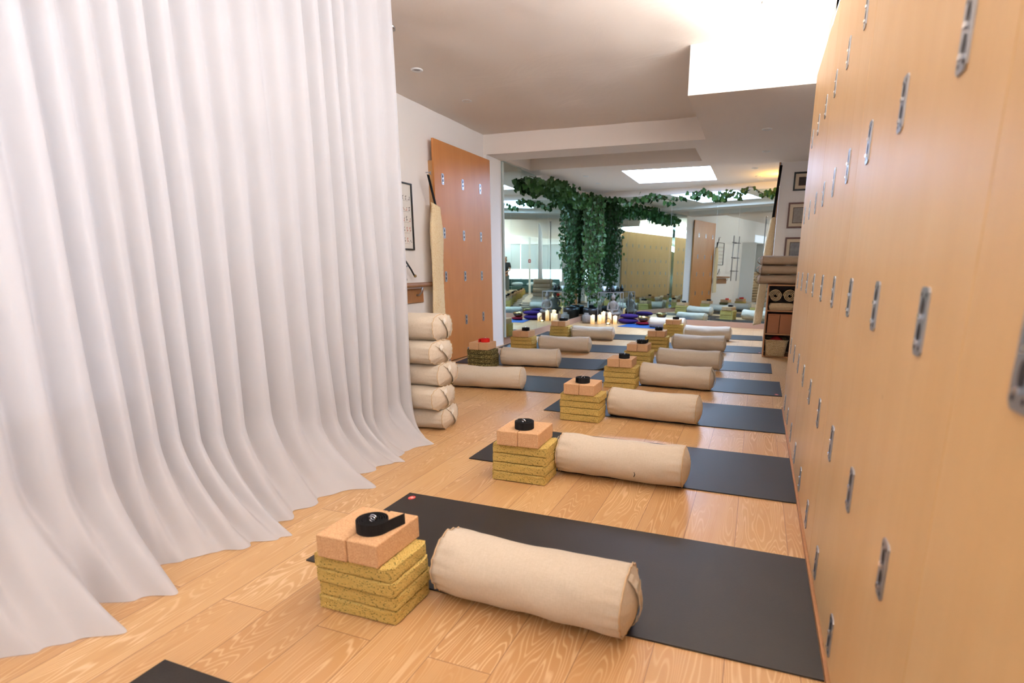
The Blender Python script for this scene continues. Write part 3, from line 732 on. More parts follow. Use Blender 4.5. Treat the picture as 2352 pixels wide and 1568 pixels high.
def fleece_sling(label, x, y, ztop, zf, zb, w_, dirv, lean=0.0, strapw=0.035, lean2=None):
    """black strap from a wall hook with a sheepskin hung over it"""
    t_ = thing('fleece_sling', label, 'fleece sling', (x, y, 0))
    bm = bmesh.new(); d = Vector(dirv)
    n_ = 12
    def pos(z): return Vector((0, 0, z)) + d * (lean * (ztop - max(z, zf)) + (lean if lean2 is None else lean2) * max(0, zf - z))
    for k in range(n_):
        a, b = ztop - (ztop - zf + 0.1) * k / n_, ztop - (ztop - zf + 0.1) * (k + 1) / n_
        pa, pb = pos(a), pos(b); s = d * strapw / 2; o_ = Vector((d.y, -d.x, 0)) * 0.004
        va = [bm.verts.new(pa + q) for q in (s + o_, s - o_, -s - o_, -s + o_)]; vb = [bm.verts.new(pb + q) for q in (s + o_, s - o_, -s - o_, -s + o_)]
        for j in range(4): bm.faces.new((va[j], va[(j + 1) % 4], vb[(j + 1) % 4], vb[j]))
    build('strap', bm, m_strap, t_)
    bm = bmesh.new(); tube(bm, [Vector((d.y, -d.x, 0)) * -0.02 + pos(ztop + 0.02), pos(ztop + 0.02) + Vector((d.y, -d.x, 0)) * 0.02, pos(ztop) + Vector((d.y, -d.x, 0)) * 0.03, pos(ztop + 0.03) + Vector((d.y, -d.x, 0)) * 0.035], 0.006, 8); build('hook', bm, m_steel, t_, smooth=True)
    bm = bmesh.new()
    def F(u, v_):
        z = zf + 0.03 * math.sin(PI * u) - (zf - zb) * v_
        a = 2 * PI * u; wid = w_ * (0.62 + 0.38 * sm(0, 0.25, v_)) * (1 + 0.05 * math.sin(v_ * 9)); th = 0.035 + 0.01 * math.sin(v_ * 7)
        nrm = Vector((-d.y, d.x, 0))
        p = pos(z) * 1.0 + d * (math.cos(a) * wid / 2) + nrm * (math.sin(a) * th) + Vector((0, 0, 0))
        r_ = noise.noise_vector(Vector((p.x * 40, p.y * 40, p.z * 40))) * 0.004
        return p + r_ + Vector((0, 0, 0.02 * math.sin(a * 1) * (1 - v_)))
    g_ = grid(bm, 40, 60, F, closed_u=True)
    bm.faces.new([g_[i][0] for i in range(40)]); bm.faces.new([g_[i][60] for i in range(40)][::-1])
    build('sheepskin_pad', bm, m_fleece, t_, smooth=True)
    return t_
fleece_sling('cream sheepskin pad hanging by a black strap between poster and amber board', -3.29, 5.20, 2.02, 1.72, 0.45, 0.22, (0, 1, 0), 0.42, lean2=-0.02)
t_ = thing('wooden_rail', 'thick wooden rail on a board, on the left wall below the poster', 'rail', (XL, 4.2, 0.72))
build('backboard', B(0.0005, 0.02, 0, 0.98, 0, 0.145), m_oak, t_, bevel=0.002)
bm = bmesh.new(); tube(bm, [(0.095, -0.02, 0.19), (0.095, 1.04, 0.19)], 0.024, 20); build('round_bar', bm, m_oak, t_, smooth=True)
for yy in (0.08, 0.85):
    bm = bmesh.new(); tube(bm, [(0.02, yy, 0.08), (0.05, yy, 0.08), (0.085, yy, 0.11), (0.095, yy, 0.165)], 0.008, 10); build('bracket', bm, m_steel, t_, smooth=True)
t_ = thing('metal_hook_stand', 'curved metal hook with dark arm and small ball above the wooden rail', 'hook', (XL, 4.86, 0.96))
bm = bmesh.new(); tube(bm, [(0.04, 0.0, 0.0), (0.05, -0.05, 0.06), (0.05, -0.04, 0.12), (0.05, 0.03, 0.155)], 0.006, 10); build('curved_arm', bm, m_steel, t_, smooth=True)
bm = bmesh.new(); tube(bm, [(0.05, -0.02, 0.19), (0.06, 0.05, 0.11), (0.06, 0.10, 0.05)], 0.009, 10); build('dark_arm', bm, m_black, t_, smooth=True)
bm = bmesh.new(); bmesh.ops.create_uvsphere(bm, u_segments=16, v_segments=10, radius=0.016, matrix=Matrix.Translation((0.06, 0.12, 0.04))); build('ball', bm, m_brass, t_, smooth=True)
# traction frame and blanket cabinet, seen in the mirror behind the curtain end
t_ = thing('exercise_frame', 'tall metal exercise frame on the left wall, seen in the far mirror', 'exercise frame', (XL, 3.75, 0))
for yy in (0, 0.42):
    bm = bmesh.new(); tube(bm, [(0.14, yy, 0.8), (0.14, yy, 2.15)], 0.014, 12); build('upright', bm, m_steel, t_, smooth=True)
for z in (1.1, 1.5, 1.95):
    bm = bmesh.new(); tube(bm, [(0.14, -0.12, z), (0.14, 0.5, z)], 0.01, 10); tube(bm, [(0.0, 0, z), (0.14, 0, z)], 0.01, 10); build('crossbar', bm, m_black, t_, smooth=True)
t_ = thing('blanket_cabinet', 'white open cabinet behind the curtain, seen in the far mirror', 'cabinet', (XL, 2.35, 0))
build('side_panel', B(0.001, 0.45, 0, 0.025, 0.001, 2.0), m_white, t_); build('side_panel', B(0.001, 0.45, 0.75, 0.775, 0.001, 2.0), m_white, t_)
build('top_panel', B(0.001, 0.45, 0.0255, 0.7495, 1.975, 2.0), m_white, t_); build('back_panel', B(0.002, 0.015, 0.0255, 0.7495, 0.03, 1.97), m_white, t_); build('bottom_panel', B(0.001, 0.45, 0.0255, 0.7495, 0.001, 0.03), m_white, t_)
def blanket_bm(L, W, H, s):
    bm = bmesh.new(); box(bm, 0, L, 0, W, 0.0005, H); bmesh.ops.subdivide_edges(bm, edges=bm.edges[:], cuts=8, use_grid_fill=True)
    for v_ in bm.verts:
        c = v_.co; e = min(c.z, H - c.z); q = noise.noise(Vector((c.x * 12 + s * 9, c.y * 12, c.z * 10)))
        k = 1 - 0.10 * (1 - sm(0, H * 0.5, e)); c.x = L / 2 + (c.x - L / 2) * k; c.y = W / 2 + (c.y - W / 2) * k
        c.z = min(max(c.z + 0.006 * q * (1 if e > 1e-4 else 0.4), 0.0004), H - 0.0002)
    return bm
bo = None
for k in range(12):
    H_ = 0.088
    if bo is None: bo = build('folded_blanket', blanket_bm(0.4, 0.66, H_, 1), m_blanket, smooth=True); o = bo
    else: o = bo.copy(); COL.objects.link(o)
    o.location = (XL + 0.03 + random.uniform(-0.01, 0.01), 2.40 + random.uniform(-0.006, 0.006), 0.0305 + H_ * k); tag(o, 'folded beige blanket in the tall pile inside the white cabinet', 'blanket', 'folded blankets in the white cabinet')

# ------------------------------------------------------------------ right side: oak shelf, basket, pictures
SXa, SXb, SYa, SYb = 0.125, 0.475, 7.36, 7.76
t_ = thing('cube_shelf', 'narrow oak shelf of three open cubes at the end of the rope wall', 'shelf', (SXa, SYa, 0))
W_, D_ = SXb - SXa, SYb - SYa
for x in (0, W_ - 0.016): build('side_panel', B(x, x + 0.016, 0, D_, 0.001, 0.9), m_oak, t_)
for z in (0.001, 0.283, 0.57, 0.884): build('shelf_board', B(0.0165, W_ - 0.0165, 0.001, D_, z, z + 0.016), m_oak, t_)
build('back_panel', B(0.0165, W_ - 0.0165, D_ - 0.006, D_ - 0.0005, 0.02, 0.88), m_darkwood, t_)
def rolled(label, loc, L, r):
    bm = bmesh.new(); turns = 3.5; n_ = 84; th = 0.011; rows_ = []
    for k in range(n_ + 1):
        a = 2 * PI * turns * k / n_; rr = 0.012 + (r - 0.012) * k / n_
        rr2 = rr + th * 0.75
        ww = noise.noise(Vector((a, 2, 1))) * 0.004
        for j, y_ in enumerate((0.0 + ww * 2, L)):
            pass
        c, s = math.cos(a), math.sin(a)
        rows_.append([bm.verts.new(((rr2) * c, ww, rr2 * s)), bm.verts.new((rr2 * c, L, rr2 * s)), bm.verts.new((rr * c, L, rr * s)), bm.verts.new((rr * c, ww, rr * s))])
    for A, Bq in zip(rows_, rows_[1:]):
        for j in range(4): bm.faces.new((A[j], A[(j + 1) % 4], Bq[(j + 1) % 4], Bq[j]))
    bm.faces.new(rows_[0]); bm.faces.new(rows_[-1][::-1])
    o = build('rolled_blanket', bm, m_blanket, smooth=True, loc=loc, bevel=0.003)
    return tag(o, label, 'blanket', 'rolled blankets in the oak shelf')
rolled('rolled beige blanket, left one in the top cube of the oak shelf', (0.222, 7.385, 0.765), 0.34, 0.070)
rolled('rolled beige blanket, right one in the top cube of the oak shelf', (0.385, 7.385, 0.765), 0.34, 0.070)
o = build('folded_blanket', blanket_bm(0.29, 0.34, 0.086, 4), m_blanket, smooth=True, loc=(0.155, 7.385, 0.5865)); tag(o, 'flattened beige blanket under the two rolled ones in the oak shelf', 'blanket')
for k in range(2):
    t_ = thing('storage_box', ['brown upright box, left one in the middle cube of the oak shelf', 'brown upright box, right one in the middle cube of the oak shelf'][k], 'box', (0.158 + 0.142 * k, 7.385, 0.2995), 0, 'brown boxes in the oak shelf')
    build('body', B(0, 0.135, 0, 0.3, 0, 0.225), m_box, t_, bevel=0.003)
    build('lid', B(-0.001, 0.136, -0.001, 0.301, 0.2255, 0.24), m_box, t_, bevel=0.002)
t_ = thing('wicker_basket', 'woven seagrass basket with red cloth at the foot of the oak shelf', 'basket', (0.148, 7.315, 0.0175))
bm = bmesh.new()
lo, hi = (0.02, 0.24, 0.02, 0.30), (0.0, 0.27, 0.0, 0.33)
def ringb(f, z, ins=0.0):
    x0_, x1_, y0_, y1_ = [lo[i] + (hi[i] - lo[i]) * f for i in range(4)]
    x0_ += ins; y0_ += ins; x1_ -= ins; y1_ -= ins; out_ = []
    for k in range(48):
        a = 2 * PI * k / 48; c, s = math.cos(a), math.sin(a); q = (abs(c) ** 7 + abs(s) ** 7) ** (-1 / 7)
        out_.append(bm.verts.new(((x0_ + x1_) / 2 + c * q * (x1_ - x0_) / 2, (y0_ + y1_) / 2 + s * q * (y1_ - y0_) / 2, z)))
    return out_
rg = [ringb(k / 8, 0.2 * k / 8) for k in range(9)] + [ringb(1, 0.2, 0.01)] + [ringb(k / 8, 0.2 * k / 8, 0.01) for k in (6, 3, 1)]
for A, Bq in zip(rg, rg[1:]):
    for k in range(48): bm.faces.new((A[k], A[(k + 1) % 48], Bq[(k + 1) % 48], Bq[k]))
bm.faces.new(rg[0][::-1]); bm.faces.new(rg[-1])
build('woven_body', bm, m_wicker, t_, smooth=True)
bm = bmesh.new(); tube(bm, [Vector((0.135 + 0.133 * (abs(math.cos(a)) ** (2 / 7)) * (1 if math.cos(a) > 0 else -1), 0.165 + 0.163 * (abs(math.sin(a)) ** (2 / 7)) * (1 if math.sin(a) > 0 else -1), 0.203)) for a in [2 * PI * (k + 0.5) / 60 for k in range(60)]], 0.008, 8, closed=True); build('rim', bm, m_wicker, t_, smooth=True)
bm = bmesh.new()
grid(bm, 24, 24, lambda u, v_: (0.02 + 0.23 * u, 0.02 + 0.29 * v_, 0.11 + 0.13 * (math.sin(PI * u) * math.sin(PI * v_)) ** 0.6 + 0.012 * noise.noise(Vector((u * 6, v_ * 6, 2)))))
o = build('red_cloth', bm, m_redfab, smooth=True, loc=(0.148, 7.315, 0.0175)); tag(o, 'crumpled red cloth filling the seagrass basket', 'cloth')
zz = 0.9005
for k in range(3):
    bolster(['bottom grey-beige bolster lying on top of the oak shelf', 'middle grey-beige bolster lying on top of the oak shelf', 'top grey-beige bolster on the oak shelf, its handle loop hanging'][k], 0.62, 0.15, (0.02 + 0.008 * k, 7.56, zz), 0.0, 0.115 / 0.30, 'bolsters piled on the oak shelf', 0.0, 71 + k, -1, m_greylinen, hang=0.02, square=3.0); zz += 0.1155
for k, (x, z, s, wn, fm) in enumerate(((0.342, 2.111, 0.237, 0.30, m_black), (0.308, 1.628, 0.334, 0.36, m_brownfr), (0.308, 1.16, 0.348, 0.40, m_brownfr))):
    t_ = thing('framed_picture', ['small black-framed picture, topmost on the white end wall', 'mahogany-framed grey drawing, middle one on the white end wall', 'dark-framed landscape photograph just above the grey-beige bolsters'][k], 'picture', (x, 8.428, z), 0, 'framed pictures on the end wall')
    bm = bmesh.new(); f_ = 0.022
    box(bm, 0, wn, 0, 0.02, 0, f_); box(bm, 0, wn, 0, 0.02, s - f_, s); box(bm, 0, f_, 0, 0.02, f_, s - f_); box(bm, wn - f_, wn, 0, 0.02, f_, s - f_)
    build('frame', bm, fm, t_)
    build('mount', B(f_, wn - f_, 0.008, 0.014, f_, s - f_), m_matboard, t_)
    i_ = 0.05 + f_
    pm = mat('picture_print_%s' % ['dark', 'grey', 'landscape'][k], [(54, 46, 44), (150, 142, 134), (96, 98, 104)][k], 0.7)
    nn_ = N(pm); nn_.color(nn_.mix(nn_.noise(nn_.obj(), [20, 60, 14][k], 5, 0.7), [(30, 26, 26), (90, 82, 76), (40, 42, 48)][k], [(90, 80, 74), (200, 192, 180), (190, 190, 190)][k]))
    build('inner_frame', B(i_ - 0.008, wn - i_ + 0.008, 0.006, 0.0075, i_ - 0.008, s - i_ + 0.008), m_darkwood, t_)
    build('artwork', B(i_, wn - i_, 0.004, 0.0055, i_, s - i_), pm, t_)
fleece_sling('cream sheepskin pad hanging by a black strap left of the oak shelf', 0.165, 8.28, 2.42, 1.72, 0.30, 0.105, (-1, 0, 0), 0.06)
# glimpse of a lit cupboard between mirror and end wall
t_ = thing('tall_cupboard', 'narrow dark wooden cupboard with a lit top niche beside the far mirror', 'cupboard', (0.175, 8.56, 0))
build('post', B(-0.03, -0.004, 0.0, 0.03, 0.001, 2.54), m_oak, t_)
build('back_panel', B(0.0, 0.5, 0.0, 0.02, 0.001, 2.54), m_darkwood, t_)
o = build('niche_lamp', B(0.20, 0.26, 9.9, 9.98, 2.36, 2.42), m_lamp); tag(o, 'small warm lamp lighting the ceiling at the right end of the alcove', 'lamp')

# ------------------------------------------------------------------ plant corner, candles, teacher's place
def leaf(bm, p, d, up, s, mi=0):
    """heart shaped leaf, tip along d"""
    d = d.normalized(); r_ = d.cross(up)
    if r_.length < 1e-4: r_ = Vector((1, 0, 0))
    r_.normalize(); nn = r_.cross(d)
    out_ = [(0.0, 0.0), (-0.10, 0.22), (-0.02, 0.42), (0.25, 0.50), (0.60, 0.34), (1.0, 0.0)]
    mid = [(0, 0.0), (0.30, -0.05), (0.65, -0.07), (1.0, -0.16)]
    mv = [bm.verts.new(p + d * (a * s) + nn * (b * s)) for a, b in mid[:3]]
    tip = bm.verts.new(p + d * s - nn * 0.16 * s)
    for sg in (1, -1):
        o1 = [bm.verts.new(p + d * (a * s) + r_ * (sg * b * s) + nn * (0.10 * b * s)) for a, b in out_[1:5]]
        fs = [(mv[0], o1[0], o1[1]), (mv[0], o1[1], o1[2], mv[1]), (mv[1], o1[2], o1[3], mv[2]), (mv[2], o1[3], tip)]
        for f in fs:
            fc = bm.faces.new(f if sg > 0 else f[::-1]); fc.material_index = mi
plant = thing('climbing_plant', 'dark green heart-leaved climbing plant filling the mirror corner and trailing along mirror tops', 'plant', (-3.17, 10.93, 0))
px, py = -3.17, 10.93
R_ = random.Random(5)
bm = bmesh.new(); bs = bmesh.new()
def stem(pts, r=0.004): tube(bs, [Vector(p) - Vector((px, py, 0)) for p in pts], r, 5)
def leaves(pt, n_, spread, s0=0.055, s1=0.085, droop=1.0):
    for _ in range(n_):
        q = Vector(pt) + Vector((R_.gauss(0, spread), R_.gauss(0, spread), R_.gauss(0, spread)))
        if q.x < -3.33: q.x = -3.33 + R_.random() * 0.05
        my = 10.96 - math.tan(MA) * (q.x + 1.0)
        if q.y > my - 0.06: q.y = my - 0.06 - R_.random() * 0.05
        if q.z > H3 - 0.04: q.z = H3 - 0.04 - R_.random() * 0.08
        d = Vector((R_.gauss(0, 0.6), R_.gauss(-0.2, 0.6), -droop + R_.gauss(0, 0.35)))
        leaf(bm, q - Vector((px, py, 0)), d, Vector((R_.gauss(0, 0.5), -1, R_.gauss(0, 0.5))), R_.uniform(s0, s1))
# hanging strands of the main mass
for k in range(27):
    x = px + R_.gauss(0.01, 0.085); y = py + R_.gauss(-0.02, 0.08); z0 = 2.45 - R_.random() * 0.1; z1 = R_.uniform(0.35, 1.1)
    x = max(x, -3.31); y = min(y, 11.22)
    pts = []; n_ = 14
    ph = R_.random() * 6
    for j in range(n_ + 1):
        t = j / n_; pts.append((max(-3.33, x + 0.03 * math.sin(ph + t * 7) + 0.05 * t * math.cos(ph)), min(y + 0.03 * math.cos(ph + t * 6), 11.24), z0 + (z1 - z0) * t))
    stem(pts, 0.003)
    for j in range(n_ + 1): leaves(pts[j], 3, 0.035, 0.035, 0.065)
for k in range(15):      # outlying thin strands
    a = R_.uniform(0, 2 * PI); x = max(px + 0.26 * math.cos(a) * 0.8, -3.30); y = min(py + 0.24 * math.sin(a) - 0.05, 11.2); z1 = R_.uniform(0.9, 1.5)
    pts = [(x, y, 2.3 - (2.3 - z1) * j / 12) for j in range(13)]; pts = [(p[0] + 0.02 * math.sin(p[2] * 9 + k), p[1], p[2]) for p in pts]
    stem(pts, 0.003)
    for p_ in pts: leaves(p_, 1, 0.03, 0.05, 0.075)
# thick garland along the top of the left mirror
yy = 10.9
while yy > 7.80:
    t = (10.9 - yy) / 3.1; z = 2.36 - 0.05 * math.sin(t * 9) + 0.02 * math.sin(t * 23)
    leaves((-3.27, yy, z), int(15 * (1 - 0.35 * t)), 0.062 * (1.15 - 0.4 * t), 0.06, 0.095)
    yy -= 0.07
stem([(-3.28, 10.9 - 0.2 * k, 2.38 + 0.02 * math.sin(k)) for k in range(16)], 0.006)
# thin vine along the top of the back mirror
def mback(u, z, d=0.09): p_ = mpt(u, d, z); return (p_.x, p_.y, p_.z)
pts = []
for k in range(60):
    u = -2.2 + 3.55 * k / 59; z = 2.40 + 0.045 * math.sin(k * 0.42) + 0.03 * math.sin(k * 0.9 + 1)
    pts.append(mback(u, min(z, 2.5), 0.10 + 0.02 * math.sin(k * 0.7)))
stem(pts, 0.004); stem([(p_[0], p_[1], min(p_[2] + 0.03 * math.sin(i * 0.8) - 0.01, 2.52)) for i, p_ in enumerate(pts)], 0.003)
for i, p_ in enumerate(pts):
    f = i / 59
    leaves(p_, (2 if f < 0.35 else (3 if 0.55 < f < 0.75 or f > 0.9 else 1)), 0.03, 0.06, 0.10)
build('foliage', bm, m_leaf, plant, smooth=False)
build('stems', bs, m_stem, plant, smooth=True)
bm = bmesh.new(); lathe(bm, [(0.0, 0.002), (0.12, 0.002), (0.15, 0.05), (0.17, 0.22), (0.165, 0.27), (0.15, 0.27), (0.15, 0.23), (0.0, 0.23)], 32); build('pot', bm, m_black, plant, smooth=True)
# framed metal side table with cups
t_ = thing('metal_side_table', 'slim metal-framed side table with glass top left of the far mirror', 'side table', (-3.01, 10.86, 0))
TW, TD, TH = 0.46, 0.24, 0.60
for x in (0, TW):
    for y in (0, TD): build('leg', B(x - 0.006, x + 0.006, y - 0.006, y + 0.006, 0.001, TH - 0.012), m_steel, t_)
bm = bmesh.new(); z = TH - 0.012
for (a, b, c, d) in ((-0.006, TW + 0.006, -0.006, 0.006), (-0.006, TW + 0.006, TD - 0.006, TD + 0.006), (-0.006, 0.006, 0.006, TD - 0.006), (TW - 0.006, TW + 0.006, 0.006, TD - 0.006)): box(bm, a, b, c, d, z + 0.0002, z + 0.012)
build('top_frame', bm, m_steel, t_)
build('glass_top', B(0.0065, TW - 0.0065, 0.0065, TD - 0.0065, TH - 0.009, TH - 0.003), m_glass, t_)
def lathed(name, label, cat, prof, m, loc, group=None, n_=28):
    bm = bmesh.new(); lathe(bm, prof, n_); o = build(name, bm, m, smooth=True, loc=loc); return tag(o, label, cat, group)
o = build('serving_tray', B(0, 0.26, 0, 0.15, 0, 0.008), m_black, loc=(-2.97, 10.97, 0.6005), bevel=0.003); tag(o, 'flat dark tray on the metal side table', 'tray')
lathed('flared_cup', 'white flared cup at the left of the side table tray', 'cup', [(0.0, 0.001), (0.022, 0.001), (0.026, 0.03), (0.045, 0.10), (0.042, 0.10), (0.022, 0.03), (0.0, 0.012)], m_white, (-2.94, 11.05, 0.609))
lathed('small_vase', 'small black bulb vase at the right of the side table tray', 'vase', [(0.0, 0.001), (0.03, 0.001), (0.043, 0.04), (0.03, 0.085), (0.014, 0.1), (0.016, 0.13), (0.012, 0.13), (0.01, 0.1), (0.0, 0.09)], m_black, (-2.76, 11.04, 0.609))
lathed('glass_tumbler', 'clear tumbler between cup and black vase on the tray', 'glass', [(0.0, 0.001), (0.03, 0.001), (0.034, 0.08), (0.031, 0.08), (0.028, 0.006), (0.0, 0.006)], m_glass, (-2.85, 11.05, 0.609))
lathed('stone_jar', 'squat grey stone jar in the mirror corner left of the candles', 'jar', [(0.0, 0.001), (0.075, 0.001), (0.085, 0.03), (0.085, 0.15), (0.06, 0.165), (0.045, 0.17), (0.045, 0.2), (0.035, 0.2), (0.035, 0.16), (0.0, 0.15)], m_stone, (-3.16, 10.55, 0.0))
t_ = thing('stone_figure', 'small seated stone figure on a block beside the metal side table', 'statue', (-2.68, 10.80, 0))
build('plinth', B(-0.09, 0.09, -0.07, 0.07, 0.001, 0.16), m_darkwood, t_, bevel=0.004)
bm = bmesh.new(); lathe(bm, [(0.0, 0.16), (0.12, 0.162), (0.125, 0.19), (0.10, 0.225), (0.07, 0.25), (0.062, 0.30), (0.075, 0.36), (0.08, 0.40), (0.05, 0.43), (0.024, 0.445), (0.024, 0.46), (0.04, 0.475), (0.045, 0.51), (0.036, 0.545), (0.018, 0.562), (0.016, 0.58), (0.0, 0.59)], 28)
for v_ in bm.verts:
    if v_.co.z < 0.45: v_.co.y *= 0.72
build('body', bm, m_stone, t_, smooth=True)
for s in (-1, 1):
    bm = bmesh.new(); tube(bm, [(s * 0.07, 0, 0.40), (s * 0.105, -0.01, 0.33), (s * 0.10, -0.045, 0.265), (s * 0.03, -0.085, 0.25)], [0.024, 0.022, 0.02, 0.014], 12); build('arm', bm, m_stone, t_, smooth=True)
    bm = bmesh.new(); tube(bm, [(s * 0.05, 0, 0.20), (s * 0.12, -0.03, 0.19), (s * 0.06, -0.09, 0.185), (-s * 0.04, -0.10, 0.185)], [0.04, 0.036, 0.03, 0.02], 12); build('leg', bm, m_stone, t_, smooth=True)
def candle(label, x, y, r, h):
    t_ = thing('pillar_candle', label, 'candle', (x, y, 0), R_.random() * 6, 'lit pillar candles on the floor')
    bm = bmesh.new(); n_ = 28; prof = [(0.0, 0.001), (r, 0.001), (r, h * 0.5), (r, h), (r * 0.9, h), (r * 0.75, h - 0.02), (0.0, h - 0.024)]
    lathe(bm, prof, n_)
    for v_ in bm.verts:
        if v_.co.z > h - 0.005: v_.co.z += 0.012 * math.sin(math.atan2(v_.co.y, v_.co.x) + 1)
    build('wax', bm, m_candle, t_, smooth=True)
    bm = bmesh.new(); lathe(bm, [(0.0, h - 0.022), (0.008, h - 0.008), (0.006, h + 0.006), (0.0, h + 0.02)], 12); build('flame', bm, m_flame, t_, smooth=True)
for a in (('lit pillar candle, leftmost, beside the grey stone jar', -2.995, 10.43, 0.042, 0.165), ('lit pillar candle, second from the left in the candle group', -2.89, 10.56, 0.042, 0.165), ('tall lit pillar candle behind the second one from the left', -2.86, 10.73, 0.042, 0.215),
          ('tall lit pillar candle behind the ring-shaped tealight holder', -2.72, 10.70, 0.042, 0.205), ('lit pillar candle, rightmost, beside the purple cushion', -2.585, 10.60, 0.042, 0.15)): candle(*a)
t_ = thing('tealight_holder', 'black ring-shaped tealight holder in front of the candles', 'tealight holder', (-2.69, 10.47, 0))
bm = bmesh.new(); tube(bm, [(0.055 * math.cos(2 * PI * k / 32), 0, 0.062 + 0.055 * math.sin(2 * PI * k / 32)) for k in range(32)], 0.006, 8, closed=True); build('ring', bm, m_black, t_, smooth=True)
bm = bmesh.new(); lathe(bm, [(0, 0.0142), (0.022, 0.0142), (0.024, 0.03), (0.02, 0.03), (0, 0.026)], 20); build('tealight', bm, m_flame, t_, smooth=True)
bm = bmesh.new(); lathe(bm, [(0, 0.001), (0.05, 0.001), (0.05, 0.006), (0, 0.007)], 24); build('base', bm, m_black, t_, smooth=True)
def cushion(name, label, m, loc, rx_, ry_, h, rz=0.0):
    bm = bmesh.new()
    bmesh.ops.create_uvsphere(bm, u_segments=40, v_segments=20, radius=1.0)
    for v_ in bm.verts:
        c = v_.co; k = 1 + 0.04 * noise.noise(Vector((c.x * 3, c.y * 3, c.z * 3 + loc[0] * 5)))
        z = (abs(c.z) ** 0.75) * (1 if c.z > 0 else -1)
        v_.co = Vector((c.x * rx_ * k, c.y * ry_ * k, h / 2 + z * h / 2 * k)); v_.co.z = max(v_.co.z, 0.001)
    o = build(name, bm, m, smooth=True, loc=loc, rot=(0, 0, rz)); return tag(o, label, 'cushion')
cushion('purple_cushion', 'purple cushion, lower one beside the bronze bowl', m_purple, (-2.36, 10.78, 0.0), 0.20, 0.14, 0.11, 0.1)
cushion('purple_cushion', 'purple cushion, upper one beside the bronze bowl', m_purple, (-2.34, 10.79, 0.103), 0.19, 0.13, 0.09, -0.1)
cushion('bowl_cushion', 'round maroon cushion under the bronze singing bowl', m_maroon, (-2.02, 10.62, 0.0066), 0.15, 0.13, 0.06)
lathed('singing_bowl', 'bronze singing bowl on the maroon cushion before the mirror', 'bowl', [(0.0, 0.001), (0.05, 0.001), (0.09, 0.025), (0.112, 0.07), (0.115, 0.105), (0.109, 0.105), (0.105, 0.07), (0.084, 0.032), (0.0, 0.01)], m_brass, (-2.02, 10.62, 0.062), n_=40)
t_ = thing('yoga_mat', 'bright blue yoga mat in front of the far mirror and bowl', 'yoga mat', (-2.42, 10.13, 0), -0.15, None)
build('mat_sheet', mat_bm(0.95, 0.64), m_matb, t_)

# ------------------------------------------------------------------ behind the camera: window wall reflected in the mirrors
bm = bmesh.new(); box(bm, -3.2, 0.2, YBACK + 0.001, YBACK + 0.02, 0.62, 2.4)
o = struct(build('window_2', bm, m_backwin))
bm = bmesh.new()
for x in (-3.22, -2.1, -0.95, 0.18): box(bm, x, x + 0.04, YBACK + 0.021, YBACK + 0.06, 0.6, 2.42)
box(bm, -3.22, 0.22, YBACK + 0.021, YBACK + 0.06, 0.56, 0.62); struct(build('trim_1', bm, m_white))
for k in range(3):
    t_ = thing('roller_blind', f'pale roller blind drawn halfway down the street window, {["left", "middle", "right"][k]} one in the room', 'blind', (-3.16 + 1.13 * k, YBACK + 0.09, 1.22), 0, 'roller blinds of the street window')
    build('fabric', B(0, 1.08, 0, 0.004, 0.0, 1.2), m_blind, t_)
    bm = bmesh.new(); tube(bm, [(0, 0.0, 1.22), (1.08, 0.0, 1.22)], 0.025, 14); build('roller', bm, m_white, t_, smooth=True)
    build('bottom_bar', B(0, 1.08, -0.004, 0.008, -0.02, 0.0), m_white, t_)
t_ = thing('low_sofa', 'long teal low sofa below the street window, seen in the left mirror', 'sofa', (-3.0, YBACK + 0.12, 0))
build('seat', B(0, 2.9, 0.0, 0.75, 0.05, 0.36), m_sofa, t_, bevel=0.04, seg=3); build('backrest', B(0, 2.9, 0.0, 0.2, 0.361, 0.72), m_sofa, t_, bevel=0.05, seg=3)
for x in (0.1, 2.75):
    for y in (0.06, 0.65): build('leg', B(x, x + 0.05, y, y + 0.05, 0.001, 0.05), m_black, t_)
for k in range(3):
    cushion('sofa_pillow', f'pale blue pillow on the teal sofa, {["left", "middle", "right"][k]} one in the room', m_pillow, (-2.5 + 0.85 * k, YBACK + 0.55, 0.361), 0.33, 0.2, 0.2, 0.1 * k)
t_ = thing('slim_pillar', 'slim white pillar before the street window, seen in the left mirror', 'pillar', (-1.55, -4.3, 0)); build('shaft', B(0, 0.10, 0, 0.10, 0.001, 2.70), m_white, t_)
t_ = thing('fire_alarm', 'red square fire alarm on the slim white pillar', 'fire alarm', (-1.56, -4.199, 1.5)); build('housing', B(0, 0.12, 0, 0.05, 0, 0.16), m_alarm, t_, bevel=0.008); build('lens', B(0.04, 0.08, 0.0505, 0.058, 0.04, 0.12), m_white, t_, bevel=0.004)
# window behind the curtain
bm = bmesh.new(); box(bm, XL + 0.001, XL + 0.012, -3.2, 2.1, 0.35, 2.3); struct(build('window_3', bm, m_sidewin))

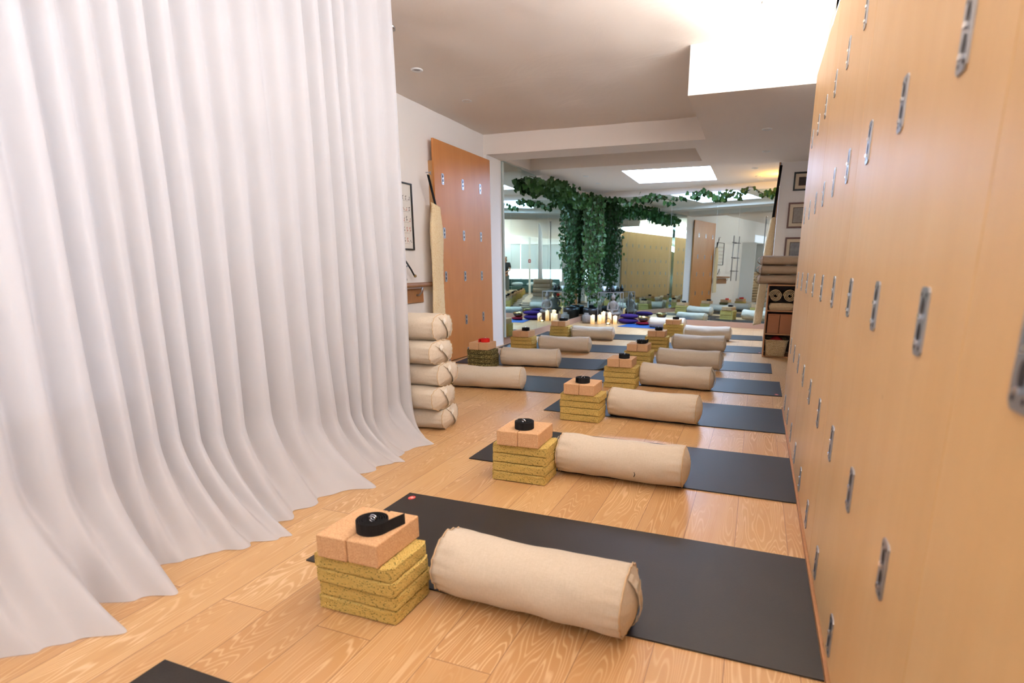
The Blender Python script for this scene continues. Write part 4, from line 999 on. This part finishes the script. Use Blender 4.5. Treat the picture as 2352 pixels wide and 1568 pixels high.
# ------------------------------------------------------------------ person standing behind the camera (sliver in the left mirror)
def skinned(name, verts, edges, radii, m, parent, root=0, sub=2):
    me = bpy.data.meshes.new(name); me.from_pydata([Vector(v) for v in verts], edges, []); me.materials.append(m)
    o = bpy.data.objects.new(name, me); COL.objects.link(o); o.parent = parent
    sk = o.modifiers.new('skin', 'SKIN'); sk.use_smooth_shade = True
    for i, r in enumerate(radii): me.skin_vertices[0].data[i].radius = (r, r) if not isinstance(r, tuple) else r
    for i in range(len(verts)): me.skin_vertices[0].data[i].use_root = (i == root)
    sd = o.modifiers.new('sub', 'SUBSURF'); sd.levels = sub; sd.render_levels = sub
    return o
pt = thing('person', 'person in dark shirt and grey trousers, hands clasped, glimpsed in the left mirror edge', 'person', (-0.45, -1.6, 0))
V_, E_, Q_ = [], [], []
def av(v, r, prev=None):
    V_.append(v); Q_.append(r)
    if prev is not None: E_.append((prev, len(V_) - 1))
    return len(V_) - 1
pel = av((0, 0, 0.92), (0.14, 0.09)); ch = av((0, 0, 1.12), (0.12, 0.085), pel); ch2 = av((0, 0, 1.34), (0.145, 0.09), ch); nk = av((0, 0.005, 1.46), 0.055, ch2); nk2 = av((0, 0.01, 1.52), 0.05, nk)
hd = av((0, 0.02, 1.60), (0.075, 0.088), nk2); ht = av((0, 0.01, 1.68), (0.068, 0.08), hd)
nose = av((0, 0.105, 1.595), 0.012, hd)
for sgn in (-1, 1):
    ear = av((sgn * 0.082, 0.01, 1.60), 0.012, hd)
    sh = av((sgn * 0.17, 0, 1.40), 0.052, ch2); el = av((sgn * 0.22, 0.02, 1.13), 0.038, sh); wr = av((sgn * 0.06, 0.19, 1.02), 0.027, el); pm_ = av((sgn * 0.02, 0.215, 1.01), (0.03, 0.02), wr)
    for k in range(4):
        f1 = av((-sgn * 0.015, 0.232 + 0.004 * sgn, 1.028 - 0.016 * k), 0.008, pm_); f2 = av((-sgn * (0.04 - 0.004 * abs(k - 1)), 0.225 + 0.004 * sgn, 1.02 - 0.016 * k), 0.0075, f1)
    th_ = av((sgn * 0.02, 0.225, 1.05), 0.009, wr)
    hp = av((sgn * 0.09, 0, 0.86), 0.085, pel); kn = av((sgn * 0.10, 0.01, 0.50), 0.055, hp); an = av((sgn * 0.10, -0.01, 0.09), 0.036, kn); ft = av((sgn * 0.11, 0.13, 0.035), (0.035, 0.028), an)
skinned('body', V_, E_, Q_, m_skin, pt)
skinned('shirt', [(0, 0, 0.90), (0, 0, 1.12), (0, 0, 1.36), (0, 0, 1.44), (-0.18, 0, 1.405), (-0.225, 0.015, 1.20), (0.18, 0, 1.405), (0.225, 0.015, 1.20)], [(0, 1), (1, 2), (2, 3), (2, 4), (4, 5), (2, 6), (6, 7)], [(0.165, 0.115), (0.15, 0.11), (0.17, 0.11), 0.075, 0.07, 0.058, 0.07, 0.058], m_shirt, pt)
skinned('trousers', [(0, 0, 0.93), (-0.09, 0, 0.84), (-0.10, 0.01, 0.5), (-0.10, -0.01, 0.12), (0.09, 0, 0.84), (0.10, 0.01, 0.5), (0.10, -0.01, 0.12)], [(0, 1), (1, 2), (2, 3), (0, 4), (4, 5), (5, 6)], [(0.16, 0.11), 0.105, 0.08, 0.07, 0.105, 0.08, 0.07], m_trous, pt)
skinned('hair', [(0, -0.03, 1.60), (0, -0.01, 1.68), (0, -0.05, 1.52)], [(0, 1), (0, 2)], [(0.085, 0.085), (0.08, 0.085), 0.05], m_hair, pt)
